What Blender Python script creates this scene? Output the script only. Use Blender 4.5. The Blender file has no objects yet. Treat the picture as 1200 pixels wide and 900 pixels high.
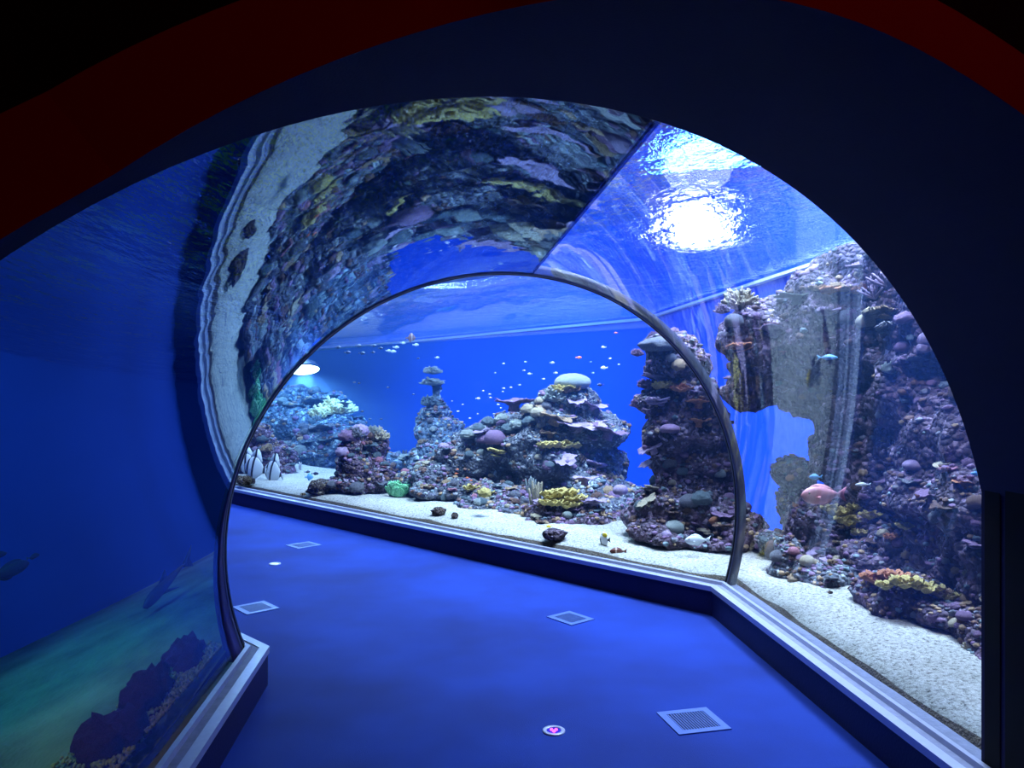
import bpy, bmesh, math, random
import numpy as np
from mathutils import Vector, Matrix, noise, Euler
from mathutils.bvhtree import BVHTree
random.seed(7)
S = bpy.context.scene
COL = S.collection
R = math.radians
F, CAMH = 930.0, 1.6

def at(x, y, Y):
    """photograph pixel (1200x900) at depth Y -> world point"""
    return Vector(((x-600)/F*Y, Y, CAMH+(450-y)/F*Y))

def on_z(x, y, z):
    Y = (CAMH-z)*F/(y-450)
    return Vector(((x-600)/F*Y, Y, z))

# ------------------------------------------------------------------ materials
def nt(name):
    m = bpy.data.materials.new(name); m.use_nodes = True
    t = m.node_tree; t.nodes.clear()
    o = t.nodes.new('ShaderNodeOutputMaterial')
    return m, t, o

def N(t, typ, ins=None, **kw):
    n = t.nodes.new(typ)
    for k, v in kw.items(): setattr(n, k, v)
    for k, v in (ins or {}).items():
        if hasattr(v, 'is_output') and v.is_output: t.links.new(v, n.inputs[k])
        else: n.inputs[k].default_value = v
    return n

def rgba(c): return (c[0], c[1], c[2], 1.0)

def srgb(r, g, b):
    f = lambda u: (u/255/12.92) if u/255 <= .04045 else ((u/255+.055)/1.055)**2.4
    return (f(r), f(g), f(b))

def ramp(t, fac, stops, interp='LINEAR'):
    n = t.nodes.new('ShaderNodeValToRGB'); n.color_ramp.interpolation = interp
    e = n.color_ramp.elements
    while len(e) < len(stops): e.new(0.5)
    for i, (p, c) in enumerate(stops):
        e[i].position = p; e[i].color = rgba(c) if not isinstance(c, float) else (c, c, c, 1)
    t.links.new(fac, n.inputs[0]); return n.outputs[0]

def simple(name, col, rough=.6, metal=0., var=.25, scale=12., bump=0., bscale=60., spec=.3):
    m, t, o = nt(name)
    tc = N(t, 'ShaderNodeTexCoord').outputs['Object']
    nz = N(t, 'ShaderNodeTexNoise', {'Vector': tc, 'Scale': scale, 'Detail': 4.})
    c = ramp(t, nz.outputs[0], [(.25, tuple(x*(1-var) for x in col)), (.75, tuple(min(1, x*(1+var)) for x in col))])
    b = N(t, 'ShaderNodeBsdfPrincipled', {'Base Color': c, 'Roughness': rough, 'Metallic': metal, 'Specular IOR Level': spec})
    if bump:
        n2 = N(t, 'ShaderNodeTexNoise', {'Vector': tc, 'Scale': bscale, 'Detail': 3.})
        bp = N(t, 'ShaderNodeBump', {'Height': n2.outputs[0], 'Strength': bump, 'Distance': .02})
        t.links.new(bp.outputs[0], b.inputs['Normal'])
    t.links.new(b.outputs[0], o.inputs[0]); return m

def coral(name, c1, c2, scale=14., bump=.8, kind='noise', rough=.75):
    """coral tissue: two tones in a knobbly or meandering texture"""
    k = 1. if name.split('_')[0] in ('white', 'ivory', 'green', 'dark') else .70
    c1 = tuple(v*k for v in c1); c2 = tuple(v*k for v in c2)
    m, t, o = nt(name)
    tc = N(t, 'ShaderNodeTexCoord').outputs['Object']
    if kind == 'voronoi':
        tx = N(t, 'ShaderNodeTexVoronoi', {'Vector': tc, 'Scale': scale}).outputs['Distance']
        c = ramp(t, tx, [(.1, c2), (.6, c1)])
    elif kind == 'wave':
        w = N(t, 'ShaderNodeTexWave', {'Vector': tc, 'Scale': scale, 'Distortion': 9., 'Detail': 2., 'Detail Scale': 1.6})
        tx = w.outputs['Fac']; c = ramp(t, tx, [(.2, c1), (.8, c2)])
    else:
        tx = N(t, 'ShaderNodeTexNoise', {'Vector': tc, 'Scale': scale, 'Detail': 5., 'Roughness': .65}).outputs[0]
        c = ramp(t, tx, [(.35, c1), (.65, c2)])
    b = N(t, 'ShaderNodeBsdfPrincipled', {'Base Color': c, 'Roughness': rough, 'Specular IOR Level': .2})
    bp = N(t, 'ShaderNodeBump', {'Height': tx, 'Strength': bump, 'Distance': .03})
    t.links.new(bp.outputs[0], b.inputs['Normal'])
    t.links.new(b.outputs[0], o.inputs[0]); return m

def rock_mat(name, dark, mid, accent, pale, scale=1.):
    m, t, o = nt(name)
    geo = N(t, 'ShaderNodeNewGeometry').outputs['Position']
    n1 = N(t, 'ShaderNodeTexNoise', {'Vector': geo, 'Scale': 5.*scale, 'Detail': 6., 'Roughness': .7}).outputs[0]
    n2 = N(t, 'ShaderNodeTexNoise', {'Vector': geo, 'Scale': 11.*scale, 'Detail': 4., 'Roughness': .7}).outputs[0]
    vo = N(t, 'ShaderNodeTexVoronoi', {'Vector': geo, 'Scale': 26.*scale, 'Randomness': 1.})
    base = ramp(t, n1, [(.36, dark), (.52, mid), (.66, accent)])
    spots = ramp(t, vo.outputs['Color'], [(.60, 0.), (.72, 1.)])
    gate = ramp(t, n2, [(.47, 0.), (.56, 1.)])
    mul = N(t, 'ShaderNodeMath', {0: spots, 1: gate}, operation='MULTIPLY').outputs[0]
    mx = N(t, 'ShaderNodeMix', {'Factor': mul, 'A': base, 'B': rgba(pale)}, data_type='RGBA')
    mx.inputs[0].default_value = 0; t.links.new(mul, mx.inputs[0]); t.links.new(base, mx.inputs[6]); mx.inputs[7].default_value = rgba(pale)
    b = N(t, 'ShaderNodeBsdfPrincipled', {'Base Color': mx.outputs[2], 'Roughness': .85, 'Specular IOR Level': .15})
    h = N(t, 'ShaderNodeMath', {0: n2, 1: vo.outputs['Distance']}, operation='SUBTRACT').outputs[0]
    bp = N(t, 'ShaderNodeBump', {'Height': h, 'Strength': 1., 'Distance': .05})
    t.links.new(bp.outputs[0], b.inputs['Normal'])
    t.links.new(b.outputs[0], o.inputs[0]); return m

def emit(name, col, s):
    m, t, o = nt(name)
    e = N(t, 'ShaderNodeEmission', {'Color': rgba(col), 'Strength': s})
    t.links.new(e.outputs[0], o.inputs[0]); return m

def wavy_bump(t, scale, strength, dist, stretch=None):
    tc = N(t, 'ShaderNodeNewGeometry').outputs['Position']
    if stretch:
        mp = N(t, 'ShaderNodeMapping', {'Vector': tc, 'Scale': stretch[0], 'Rotation': stretch[1]}); tc = mp.outputs[0]
    nz = N(t, 'ShaderNodeTexNoise', {'Vector': tc, 'Scale': scale, 'Detail': 2., 'Roughness': .5})
    return N(t, 'ShaderNodeBump', {'Height': nz.outputs[0], 'Strength': strength, 'Distance': dist}).outputs[0]

# ------------------------------------------------------------------ object helpers
def link(o, parent=None):
    COL.objects.link(o)
    if parent is not None: o.parent = parent
    return o

def obj(name, me, mat=None, parent=None, smooth=True):
    if isinstance(me, bmesh.types.BMesh):
        bm = me; me = bpy.data.meshes.new(name); bm.to_mesh(me); bm.free()
    if mat is not None:
        if isinstance(mat, (list, tuple)):
            for q in mat: me.materials.append(q)
        elif not me.materials: me.materials.append(mat)
    if smooth: me.shade_smooth()
    return link(bpy.data.objects.new(name, me), parent)

def pyd(name, v, f):
    me = bpy.data.meshes.new(name); me.from_pydata([tuple(p) for p in v], [], f); me.update(); return me

def tag(o, label=None, cat=None, group=None, kind=None):
    if label: o['label'] = label
    if cat: o['category'] = cat
    if group: o['group'] = group
    if kind: o['kind'] = kind
    return o

def thing(name, label, cat, loc=(0, 0, 0), group=None):
    o = bpy.data.objects.new(name, None); o.empty_display_size = .1; o.location = loc
    return tag(link(o), label, cat, group)

def copy_tree(o, parent=None):
    c = o.copy(); COL.objects.link(c)
    if parent is not None: c.parent = parent
    for ch in o.children: copy_tree(ch, c)
    return c

def box(bm, a, b):
    x0, y0, z0 = a; x1, y1, z1 = b
    v = [bm.verts.new(p) for p in ((x0,y0,z0),(x1,y0,z0),(x1,y1,z0),(x0,y1,z0),(x0,y0,z1),(x1,y0,z1),(x1,y1,z1),(x0,y1,z1))]
    for f in ((3,2,1,0),(4,5,6,7),(0,1,5,4),(1,2,6,5),(2,3,7,6),(3,0,4,7)): bm.faces.new([v[i] for i in f])

def tube_mesh(bm, pts, rad, seg=8):
    """tapered tube through pts, rad a number or list"""
    pts = [Vector(p) for p in pts]; n = len(pts)
    if not isinstance(rad, (list, tuple)): rad = [rad]*n
    rings = []
    up = Vector((.13, .21, .97)).normalized()
    for i, p in enumerate(pts):
        d = (pts[min(i+1, n-1)]-pts[max(i-1, 0)]).normalized()
        a = d.cross(up)
        if a.length < 1e-3: a = d.cross(Vector((1, 0, 0)))
        a.normalize(); b = d.cross(a)
        rings.append([bm.verts.new(p+(a*math.cos(2*math.pi*k/seg)+b*math.sin(2*math.pi*k/seg))*rad[i]) for k in range(seg)])
    for i in range(n-1):
        for k in range(seg):
            bm.faces.new((rings[i][k], rings[i][(k+1) % seg], rings[i+1][(k+1) % seg], rings[i+1][k]))
    bm.faces.new(rings[0][::-1]); bm.faces.new(rings[-1])

# ------------------------------------------------------------------ tunnel frame
H1, H2 = R(5.1), R(45.0)
C0 = Vector((.04, 4.85))
RT1, AX1 = Vector((math.cos(H1), math.sin(H1))), Vector((-math.sin(H1), math.cos(H1)))
RT2, AX2 = Vector((math.cos(H2), math.sin(H2))), Vector((-math.sin(H2), math.cos(H2)))
TM = math.tan((H2-H1)/2)
TA, TB, TZ = 1.60, 1.555, .72
KERB_Z, KERB_R, BASE_R = .20, 1.39, 1.508
SEG2_END = 24.0
WATER_Z = 3.0

def w1(r, s, z): p = C0+RT1*r+AX1*s; return Vector((p.x, p.y, z))
def w2(r, s, z): p = C0+RT2*r+AX2*s; return Vector((p.x, p.y, z))
def mitre(r): return r*TM
def mitre2(r): return -r*TM
def portal(r): return -2.91+.555*r
def arc(t, d=0.): return ((TA+d)*math.cos(t), TZ+(TB+d)*math.sin(t))
T_BASE = -math.asin((TZ-KERB_Z)/TB)
T_SEAM = math.acos(.08/TA)

def strip(profile, s0, s1, wf, n=1, closed=False):
    """sweep (r,z) profile from s0(r) to s1(r)"""
    v, f = [], []
    m = len(profile)
    for i in range(n+1):
        for r, z in profile:
            v.append(wf(r, s0(r)+(s1(r)-s0(r))*i/n, z))
    for i in range(n):
        for k in range(m if closed else m-1):
            a, b = i*m+k, i*m+(k+1) % m
            f.append((a, b, b+m, a+m))
    if closed:
        f.append(tuple(range(m))[::-1]); f.append(tuple(n*m+k for k in range(m)))
    return v, f

def sweep(name, profile, mat, segs, parent=None, n=1, smooth=False, closed=True, kind='structure'):
    V, Fc = [], []
    for (s0, s1, wf) in segs:
        v, f = strip(profile, s0, s1, wf, n, closed)
        Fc += [tuple(i+len(V) for i in q) for q in f]; V += v
    me = pyd(name, V, Fc)
    bm = bmesh.new(); bm.from_mesh(me); bmesh.ops.remove_doubles(bm, verts=bm.verts, dist=1e-5)
    bmesh.ops.recalc_face_normals(bm, faces=bm.faces); bm.to_mesh(me); bm.free()
    o = obj(name, me, mat, parent, smooth)
    if parent is None: o['kind'] = kind
    return o

SEG1 = (portal, mitre, w1)
SEG1_FROM = lambda s: (lambda r: s, mitre, w1)
SEG2 = (mitre2, lambda r: SEG2_END, w2)

# ------------------------------------------------------------------ materials used
M = {}
# carpet
m, t, o = nt('blue_carpet')
pos = N(t, 'ShaderNodeNewGeometry').outputs['Position']
n1 = N(t, 'ShaderNodeTexNoise', {'Vector': pos, 'Scale': 1.1, 'Detail': 3.}).outputs[0]
n2 = N(t, 'ShaderNodeTexNoise', {'Vector': pos, 'Scale': 240., 'Detail': 2.}).outputs[0]
c = ramp(t, n1, [(.3, srgb(13, 36, 106)), (.7, srgb(19, 52, 142))])
b = N(t, 'ShaderNodeBsdfPrincipled', {'Base Color': c, 'Roughness': .75, 'Specular IOR Level': .15})
t.links.new(N(t, 'ShaderNodeBump', {'Height': n2, 'Strength': .3, 'Distance': .004}).outputs[0], b.inputs['Normal'])
t.links.new(b.outputs[0], o.inputs[0]); M['carpet'] = m
M['kerb'] = simple('navy_kerb_paint', srgb(17, 18, 62), .55, 0, .12, 5., .1, 90.)
M['kerb_left'] = M['kerb']
M['steel'] = simple('brushed_steel', srgb(178, 184, 205), .38, .35, .06, 30.)
M['ledge'] = simple('grey_ledge', srgb(128, 134, 160), .6, 0, .18, 20., .15)
M['lining'] = simple('navy_lining', srgb(28, 28, 68), .8, 0, .15, 3., .1, 200.)
M['black'] = simple('black_wall', srgb(13, 13, 17), .9, 0, .2, 4.)
M['red'] = simple('red_wall_band', srgb(150, 20, 8), .8, 0, .1, 3.)
M['backdrop'] = simple('blue_backdrop', (.002, .085, .95), .9, 0, .06, .6, 0)
M['left_backdrop'] = simple('deep_blue_backdrop', srgb(10, 74, 170), .9, 0, .2, .5, 0)
M['divider'] = simple('dark_divider', srgb(12, 26, 70), .9, 0, .2, 2.)
M['frame'] = simple('joint_frame_metal', srgb(92, 96, 112), .4, .6, .1, 30.)
M['frame_dark'] = simple('joint_seal', srgb(16, 18, 34), .5, 0, .1, 30.)
M['rail'] = simple('white_rail', srgb(225, 235, 240), .4, 0, .04, 10.)

def acrylic(name, refract, ior, bump, tint=(1, 1, 1), boost=1.0, gloss=(1, 1, 1)):
    m, t, o = nt(name)
    fr = N(t, 'ShaderNodeFresnel', {'IOR': ior}).outputs[0]
    if boost != 1.0:
        fr = N(t, 'ShaderNodeMath', {0: fr, 1: boost}, operation='MULTIPLY', use_clamp=True).outputs[0]
    gl = N(t, 'ShaderNodeBsdfGlossy', {'Color': rgba(gloss), 'Roughness': .0})
    if bump: t.links.new(wavy_bump(t, *bump), gl.inputs['Normal'])
    if refract: tr = N(t, 'ShaderNodeBsdfRefraction', {'Color': rgba(tint), 'Roughness': 0., 'IOR': 1.33})
    else: tr = N(t, 'ShaderNodeBsdfTransparent', {'Color': rgba(tint)})
    mx = N(t, 'ShaderNodeMixShader', {0: fr, 1: tr.outputs[0], 2: gl.outputs[0]})
    t.links.new(mx.outputs[0], o.inputs[0]); return m
def clear(name, tint):
    m, t, o = nt(name)
    t.links.new(N(t, 'ShaderNodeBsdfTransparent', {'Color': rgba(tint)}).outputs[0], o.inputs[0]); return m
M['acr_r'] = acrylic('acrylic_clear', False, 1.32, None, (.97, .98, 1.))
M['acr_l'] = acrylic('acrylic_against_water', True, 1.55, (3., .06, .02, ((1, 1, .35), (0, 0, 0))), (.9, .97, 1.), 1., (.52, .76, 1.))
M['acr_out'] = clear('acrylic_wet_face', (.97, .985, 1.))
M['acr_edge'] = simple('acrylic_edge', srgb(120, 130, 200), .4, 0, .1, 20.)
M['sand'] = None

# water surface seen from below
m, t, o = nt('water_surface')
pos = N(t, 'ShaderNodeNewGeometry').outputs['Position']
mp = N(t, 'ShaderNodeMapping', {'Vector': pos, 'Scale': (1.0, .55, 1.), 'Rotation': (0, 0, .5)}).outputs[0]
nz = N(t, 'ShaderNodeTexNoise', {'Vector': mp, 'Scale': 4.5, 'Detail': 4., 'Roughness': .6}).outputs[0]
bp = N(t, 'ShaderNodeBump', {'Height': nz, 'Strength': .9, 'Distance': .14}).outputs[0]
gl = N(t, 'ShaderNodeBsdfGlossy', {'Color': (.86, .9, 1., 1), 'Roughness': .08}); t.links.new(bp, gl.inputs['Normal'])
tr = N(t, 'ShaderNodeBsdfTransparent', {'Color': (.9, .95, 1., 1)})
rf = N(t, 'ShaderNodeBsdfRefraction', {'Color': (1, 1, 1, 1), 'Roughness': .04, 'IOR': 1.14}); t.links.new(bp, rf.inputs['Normal'])
rf2 = N(t, 'ShaderNodeBsdfRefraction', {'Color': (1, 1, 1, 1), 'Roughness': .05, 'IOR': 1.06}); t.links.new(bp, rf2.inputs['Normal'])
rfm = N(t, 'ShaderNodeMixShader', {0: .5, 1: rf.outputs[0], 2: rf2.outputs[0]})
m1 = N(t, 'ShaderNodeMixShader', {0: .9, 1: tr.outputs[0], 2: rfm.outputs[0]})
fr = N(t, 'ShaderNodeLayerWeight', {'Blend': .5}).outputs['Facing']
fc = ramp(t, fr, [(.2, .12), (.6, .55), (.85, .9)])
m2 = N(t, 'ShaderNodeMixShader', {0: fc, 1: m1.outputs[0], 2: gl.outputs[0]})
t.links.new(m2.outputs[0], o.inputs[0]); M['water_surface'] = m

# coral sand
m, t, o = nt('coral_sand')
pos = N(t, 'ShaderNodeNewGeometry').outputs['Position']
n1 = N(t, 'ShaderNodeTexNoise', {'Vector': pos, 'Scale': 46., 'Detail': 5., 'Roughness': .8}).outputs[0]
n2 = N(t, 'ShaderNodeTexNoise', {'Vector': pos, 'Scale': 2.5, 'Detail': 3.}).outputs[0]
c1 = ramp(t, n1, [(.36, srgb(104, 102, 96)), (.47, srgb(206, 206, 198)), (.66, srgb(244, 244, 240))])
c2 = ramp(t, n2, [(.3, (.78, .78, .76)), (.7, (1., 1., 1.))])
mx = N(t, 'ShaderNodeMix', data_type='RGBA', blend_type='MULTIPLY'); mx.inputs[0].default_value = 1.
t.links.new(c1, mx.inputs[6]); t.links.new(c2, mx.inputs[7])
b = N(t, 'ShaderNodeBsdfPrincipled', {'Base Color': mx.outputs[2], 'Roughness': .9, 'Specular IOR Level': .1})
t.links.new(N(t, 'ShaderNodeBump', {'Height': n1, 'Strength': 1., 'Distance': .03}).outputs[0], b.inputs['Normal'])
t.links.new(b.outputs[0], o.inputs[0]); M['sand'] = m
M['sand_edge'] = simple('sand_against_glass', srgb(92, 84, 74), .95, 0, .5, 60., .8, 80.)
M['left_sand'] = simple('shark_tank_sand', srgb(104, 112, 92), .95, 0, .75, 1.6, .5, 30.)  # strong broad mottling paints shadow patches into the sand colour

# ------------------------------------------------------------------ setting: floor, kerbs, ledges, acrylic
v = [w1(-3, -7, 0), w1(3.2, -7, 0), w1(3.2, mitre(3.2), 0), w2(3.2, SEG2_END, 0), w2(-3, SEG2_END, 0), w1(-3, mitre(-3), 0)]
tag(obj('floor', pyd('floor', v, [(0, 1, 2, 5), (2, 3, 4, 5)]), M['carpet'], smooth=False), kind='structure')

for side, nm in ((1, 'right'), (-1, 'left')):
    g = lambda pts: [(side*r, z) for r, z in pts]
    segs = (SEG1_FROM(-5.5 if side < 0 else -3.2), SEG2)
    sweep('wall_'+nm, g([(KERB_R, 0), (KERB_R, KERB_Z-.012), (1.75, KERB_Z-.012), (1.75, 0)]), M['kerb'], segs)
    sweep('trim_1' if side > 0 else 'trim_2', g([(KERB_R-.008, KERB_Z-.03), (KERB_R-.008, KERB_Z+.004), (KERB_R+.04, KERB_Z+.004), (KERB_R+.04, KERB_Z-.03)]), M['steel'], segs)
    sweep('trim_3' if side > 0 else 'trim_4', g([(KERB_R+.04, KERB_Z-.03), (KERB_R+.04, KERB_Z), (1.62, KERB_Z), (1.62, KERB_Z-.03)]), M['ledge'], segs)
    sweep('trim_5' if side > 0 else 'trim_6', g([(BASE_R-.04, KERB_Z), (BASE_R-.035, KERB_Z+.022), (BASE_R-.012, KERB_Z+.022), (BASE_R-.008, KERB_Z)]), M['steel'], segs)

NA = 56
def panel(name, t0, t1, seg, inner):
    """an acrylic panel 6 cm thick: wet outer face, dry inner face, four edges"""
    n = max(8, int(NA*abs(t1-t0)/3.6)); ns = 6
    V, Fc, mats = [], [], []
    s0, s1, wf = seg
    for layer, d in ((0, 0.), (1, .06)):
        for i in range(ns+1):
            for k in range(n+1):
                r, z = arc(t0+(t1-t0)*k/n, d)
                V.append(wf(r, s0(r)+(s1(r)-s0(r))*i/ns, z))
    st = (ns+1)*(n+1)
    ix = lambda l, i, k: l*st+i*(n+1)+k
    for i in range(ns):
        for k in range(n):
            Fc.append((ix(0,i,k), ix(0,i,k+1), ix(0,i+1,k+1), ix(0,i+1,k))); mats.append(0)
            Fc.append((ix(1,i,k), ix(1,i+1,k), ix(1,i+1,k+1), ix(1,i,k+1))); mats.append(1)
    me = pyd(name, V, Fc)
    o = obj(name, me, [inner, M['acr_out']])
    for p, q in zip(me.polygons, mats): p.material_index = q
    return tag(o, kind='structure')
panel('window_1', T_BASE, T_SEAM, SEG1, M['acr_r'])
panel('window_2', T_SEAM, math.pi-T_BASE, SEG1, M['acr_l'])
panel('window_3', T_BASE, math.pi/2, SEG2, M['acr_r'])
panel('window_4', math.pi/2, math.pi-T_BASE, SEG2, M['acr_l'])

# joint ring where the two tunnel sections meet
def ring(name, dr0, dr1, ds0, ds1, mat):
    V, Fc = [], []; n = 96
    for k in range(n+1):
        tt = T_BASE+(math.pi-2*T_BASE)*k/n
        for d, s in ((dr0, ds0), (dr1, ds0), (dr1, ds1), (dr0, ds1)):
            r, z = arc(tt, d); V.append(w1(r, mitre(r)+s, z))
    for k in range(n):
        for j in range(4):
            a, b = k*4+j, k*4+(j+1) % 4; Fc.append((a, b, b+4, a+4))
    me = pyd(name, V, Fc)
    return tag(obj(name, me, mat), kind='structure')
ring('trim_7', -.006, .06, -.030, .0, M['frame'])
ring('trim_8', -.008, .06, .0, .035, M['frame_dark'])

# dark end edge of the left panel, beside the joint
V, Fc = [], []
for k in range(25):
    q = k/24; tt = math.pi-T_BASE-(-T_BASE+.25)*q; w = .15*(1-q)+.004
    for d, sft in ((-.004, -.03-w), (-.004, -.03), (.06, -.03), (.06, -.03-w)):
        r, z = arc(tt, d); V.append(w1(r, mitre(r)+sft, z))
for k in range(24):
    for j in range(4): Fc.append((k*4+j, k*4+(j+1) % 4, k*4+4+(j+1) % 4, k*4+4+j))
M['edge'] = simple('panel_edge', srgb(44, 36, 92), .45, 0, .2, 20.)
tag(obj('trim_13', pyd('trim_13', V, Fc), M['edge']), kind='structure')
# clear resin seam along the crown between the two curved panels
m, t, o = nt('resin_seam')
mx_ = N(t, 'ShaderNodeMixShader', {0: .35, 1: N(t, 'ShaderNodeBsdfTransparent', {'Color': (.6, .7, .95, 1)}).outputs[0], 2: N(t, 'ShaderNodeBsdfDiffuse', {'Color': (.10, .13, .34, 1)}).outputs[0]})
t.links.new(mx_.outputs[0], o.inputs[0]); M['seam'] = m
pf = [arc(math.acos(r/TA), d) for r, d in ((.072, -.002), (.090, -.002), (.090, .066), (.072, .066))]
sweep('trim_12', pf, M['seam'], (SEG1,))

# dark portal the camera looks out of: lining, red light painted as a band, black wall
def portal_profile(d=0.):
    pts = []
    tj = math.acos(1.52/TA)
    pts.append((1.52+d, 0.))
    for k in range(61):
        tt = tj+(math.pi-2*tj)*k/60
        pts.append(arc(tt, d))
    pts.append((-1.52-d, 0.))
    return pts
def back_s(r):
    # s on the plane Y = 1.38 + .2 X, for this r
    a = C0+RT1*r
    s = (1.38+.2*a.x-.11*math.exp(-((a.x-.1)/.55)**2)-a.y)/(AX1.y-.2*AX1.x)
    return min(s, portal(r)-.06)
pr = portal_profile(-.012)
V, Fc = [], []
for r, z in pr: V += [w1(r, portal(r), z), w1(r, back_s(r), z), w1(r*1.12 if abs(r) > .1 else r, portal(r), z+.2)]
for k in range(len(pr)-1):
    a = k*3; Fc += [(a, a+1, a+4, a+3), (a, a+3, a+5, a+2)]
tag(obj('ceiling', pyd('ceiling', V, Fc), M['lining'], smooth=False), kind='structure')

def ring_band(d0f, d1f, push=0.):
    V, Fc = [], []
    for r, z in pr:
        ang = math.atan2(max(z-TZ, 0), r)
        for df in (d0f, d1f):
            d = df(ang); n = Vector((math.cos(ang), math.sin(ang)))
            rr = r+n.x*d; zz = z+n.y*d if z > .01 else z
            V.append(w1(rr, back_s(r)-push*(1 if df is d1f else 0), zz))
    for k in range(len(pr)-1):
        a = k*2; Fc.append((a, a+1, a+3, a+2))
    return V, Fc
red_w = lambda a: .10+.10*max(0, math.cos(math.pi-a))
V, Fc = ring_band(lambda a: 0., red_w)
tag(obj('trim_9', pyd('trim_9', V, Fc), M['red'], smooth=False), kind='structure')
V, Fc = ring_band(red_w, lambda a: 2.5)
tag(obj('wall_front', pyd('wall_front', V, Fc), M['black'], smooth=False), kind='structure')
# jamb post beside the right window
bm = bmesh.new()
for (r0, r1, ds0, ds1) in ((1.505, 1.60, -.02, -.10), (1.50, 1.62, -.13, -.6)):
    vs = [bm.verts.new(w1(r, portal(r)+s, z)) for z in (0, 1.25) for r, s in ((r0, ds0), (r1, ds0), (r1, ds1), (r0, ds1))]
    for f in ((3,2,1,0),(4,5,6,7),(0,1,5,4),(1,2,6,5),(2,3,7,6),(3,0,4,7)): bm.faces.new([vs[i] for i in f])
tag(obj('trim_10', bm, M['black'], smooth=False), kind='structure')

# ------------------------------------------------------------------ reef tank shell
BACK = [Vector((4.6, .5)), Vector((3.42, 8.14)), Vector((2.75, 16.2)), Vector((-7.5, 31.)), Vector((-16, 42))]
V, Fc = [], []
for p in BACK: V += [(p.x, p.y, -2.), (p.x, p.y, 5.)]
for k in range(len(BACK)-1): Fc.append((2*k, 2*k+1, 2*k+3, 2*k+2))
tag(obj('wall_back', pyd('wall_back', V, Fc), M['backdrop'], smooth=False), kind='structure')
# white rail along the water line, on the backdrop
bm = bmesh.new()
for a, b in zip(BACK[:-1], BACK[1:]):
    d = (b-a).normalized(); n = Vector((d.y, -d.x))*(-1 if Vector((d.y, -d.x)).dot(Vector((0, 0))-a) < 0 else 1)
    q = [a, b, b+n*.06, a+n*.06]
    vs = [bm.verts.new((p.x, p.y, z)) for z, k in ((WATER_Z-.10, 1.), (WATER_Z-.04, .25)) for p in (a, b, b+n*.09*k, a+n*.09*k)]
    for f in ((3,2,1,0),(4,5,6,7),(0,1,5,4),(1,2,6,5),(2,3,7,6),(3,0,4,7)): bm.faces.new([vs[i] for i in f])
tag(obj('trim_11', bm, M['rail'], smooth=False), kind='structure')
V = [(-20, -3, WATER_Z), (8, -3, WATER_Z), (8, 45, WATER_Z), (-20, 45, WATER_Z)]
tag(obj('water_surface', pyd('water_surface', V, [(3, 2, 1, 0)]), M['water_surface'], smooth=False), 'rippling water surface above the tunnel', None, kind='structure')

# sand bed of the reef tank, swept beside both tunnel sections
def off_path(p):
    q = Vector((p.x, p.y))-C0
    r1, r2 = q.dot(RT1), q.dot(RT2)
    return r1 if q.dot(AX1) < mitre(r1) else r2
def sand_z(p):
    r = off_path(p); k = min(1., max(0., (r-3.3)/1.3)); k = k*k*(3-2*k)
    return .27-1.7*k+.05*noise.noise(Vector((p.x*.6, p.y*.6, 3.)))+.025*noise.noise(Vector((p.x*2.3, p.y*2.3, 8.)))
rs = [1.575, 1.60, 1.65, 1.72, 1.8]+[1.8+.14*k for k in range(1, 26)]+[5.6+1.*k for k in range(4)]
V, Fc = [], []
cols = []
for r in rs:
    row = []
    n1_, n2_ = 44, 110
    for i in range(n1_): row.append(w1(r, -4.2+(mitre(r)+4.2)*i/n1_, 0))
    for i in range(n2_+1): row.append(w2(r, mitre2(r)+(SEG2_END+6-mitre2(r))*(i/n2_)**1.4, 0))
    cols.append(row)
m_ = len(cols[0])
for j, row in enumerate(cols):
    for p in row:
        zz = sand_z(p)
        if j == 0: p.z = .17
        elif j == 1: p.z = .225+.02*noise.noise(p*3.)
        else: p.z = zz if j > 4 else .235+(zz-.235)*(j-1)/4
        V.append(p)
for j in range(len(cols)-1):
    for i in range(m_-1): Fc.append((j*m_+i, (j+1)*m_+i, (j+1)*m_+i+1, j*m_+i+1))
me = pyd('sand_bed', V, Fc)
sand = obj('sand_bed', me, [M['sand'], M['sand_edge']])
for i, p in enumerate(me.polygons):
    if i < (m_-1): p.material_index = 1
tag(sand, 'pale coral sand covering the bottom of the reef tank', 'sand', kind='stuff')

# ------------------------------------------------------------------ left tank shell
V = [(-4.4, -3, -.2), (-4.4, 12, -.2), (-4.4, 12, 5), (-4.4, -3, 5)]
tag(obj('wall_left_tank', pyd('wall_left_tank', V, [(0, 1, 2, 3)]), M['left_backdrop'], smooth=False), kind='structure')
V, Fc = [], []
for j in range(41):
    for i in range(61):
        r = -1.57-3.6*j/40; s = -4.6+i*.12
        s = s if s < mitre(r) else mitre(r)
        p = w1(r, -4.6+(min(mitre(r)+0, 99)+4.6)*i/60, 0)
        V.append(p)
V2, Fc = [], []
cols = []
for j in range(34):
    r = -1.57-.12*j
    row = [w1(r, -4.8+(mitre(r)+4.8)*i/40, 0) for i in range(40)]+[w2(r, mitre2(r)+(9-mitre2(r))*i/40, 0) for i in range(41)]
    for p in row: p.z = .24+.05*noise.noise(Vector((p.x*.8, p.y*.8, 11.)))+min(.1, .03*j)*.5
    cols.append(row); V2 += row
m_ = len(cols[0])
for j in range(len(cols)-1):
    for i in range(m_-1): Fc.append((j*m_+i, j*m_+i+1, (j+1)*m_+i+1, (j+1)*m_+i))
tag(obj('sand_bed', pyd('sand_bed', V2, Fc), M['left_sand']), 'dim greenish sand on the bottom of the left tank', 'sand', kind='stuff')
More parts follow.
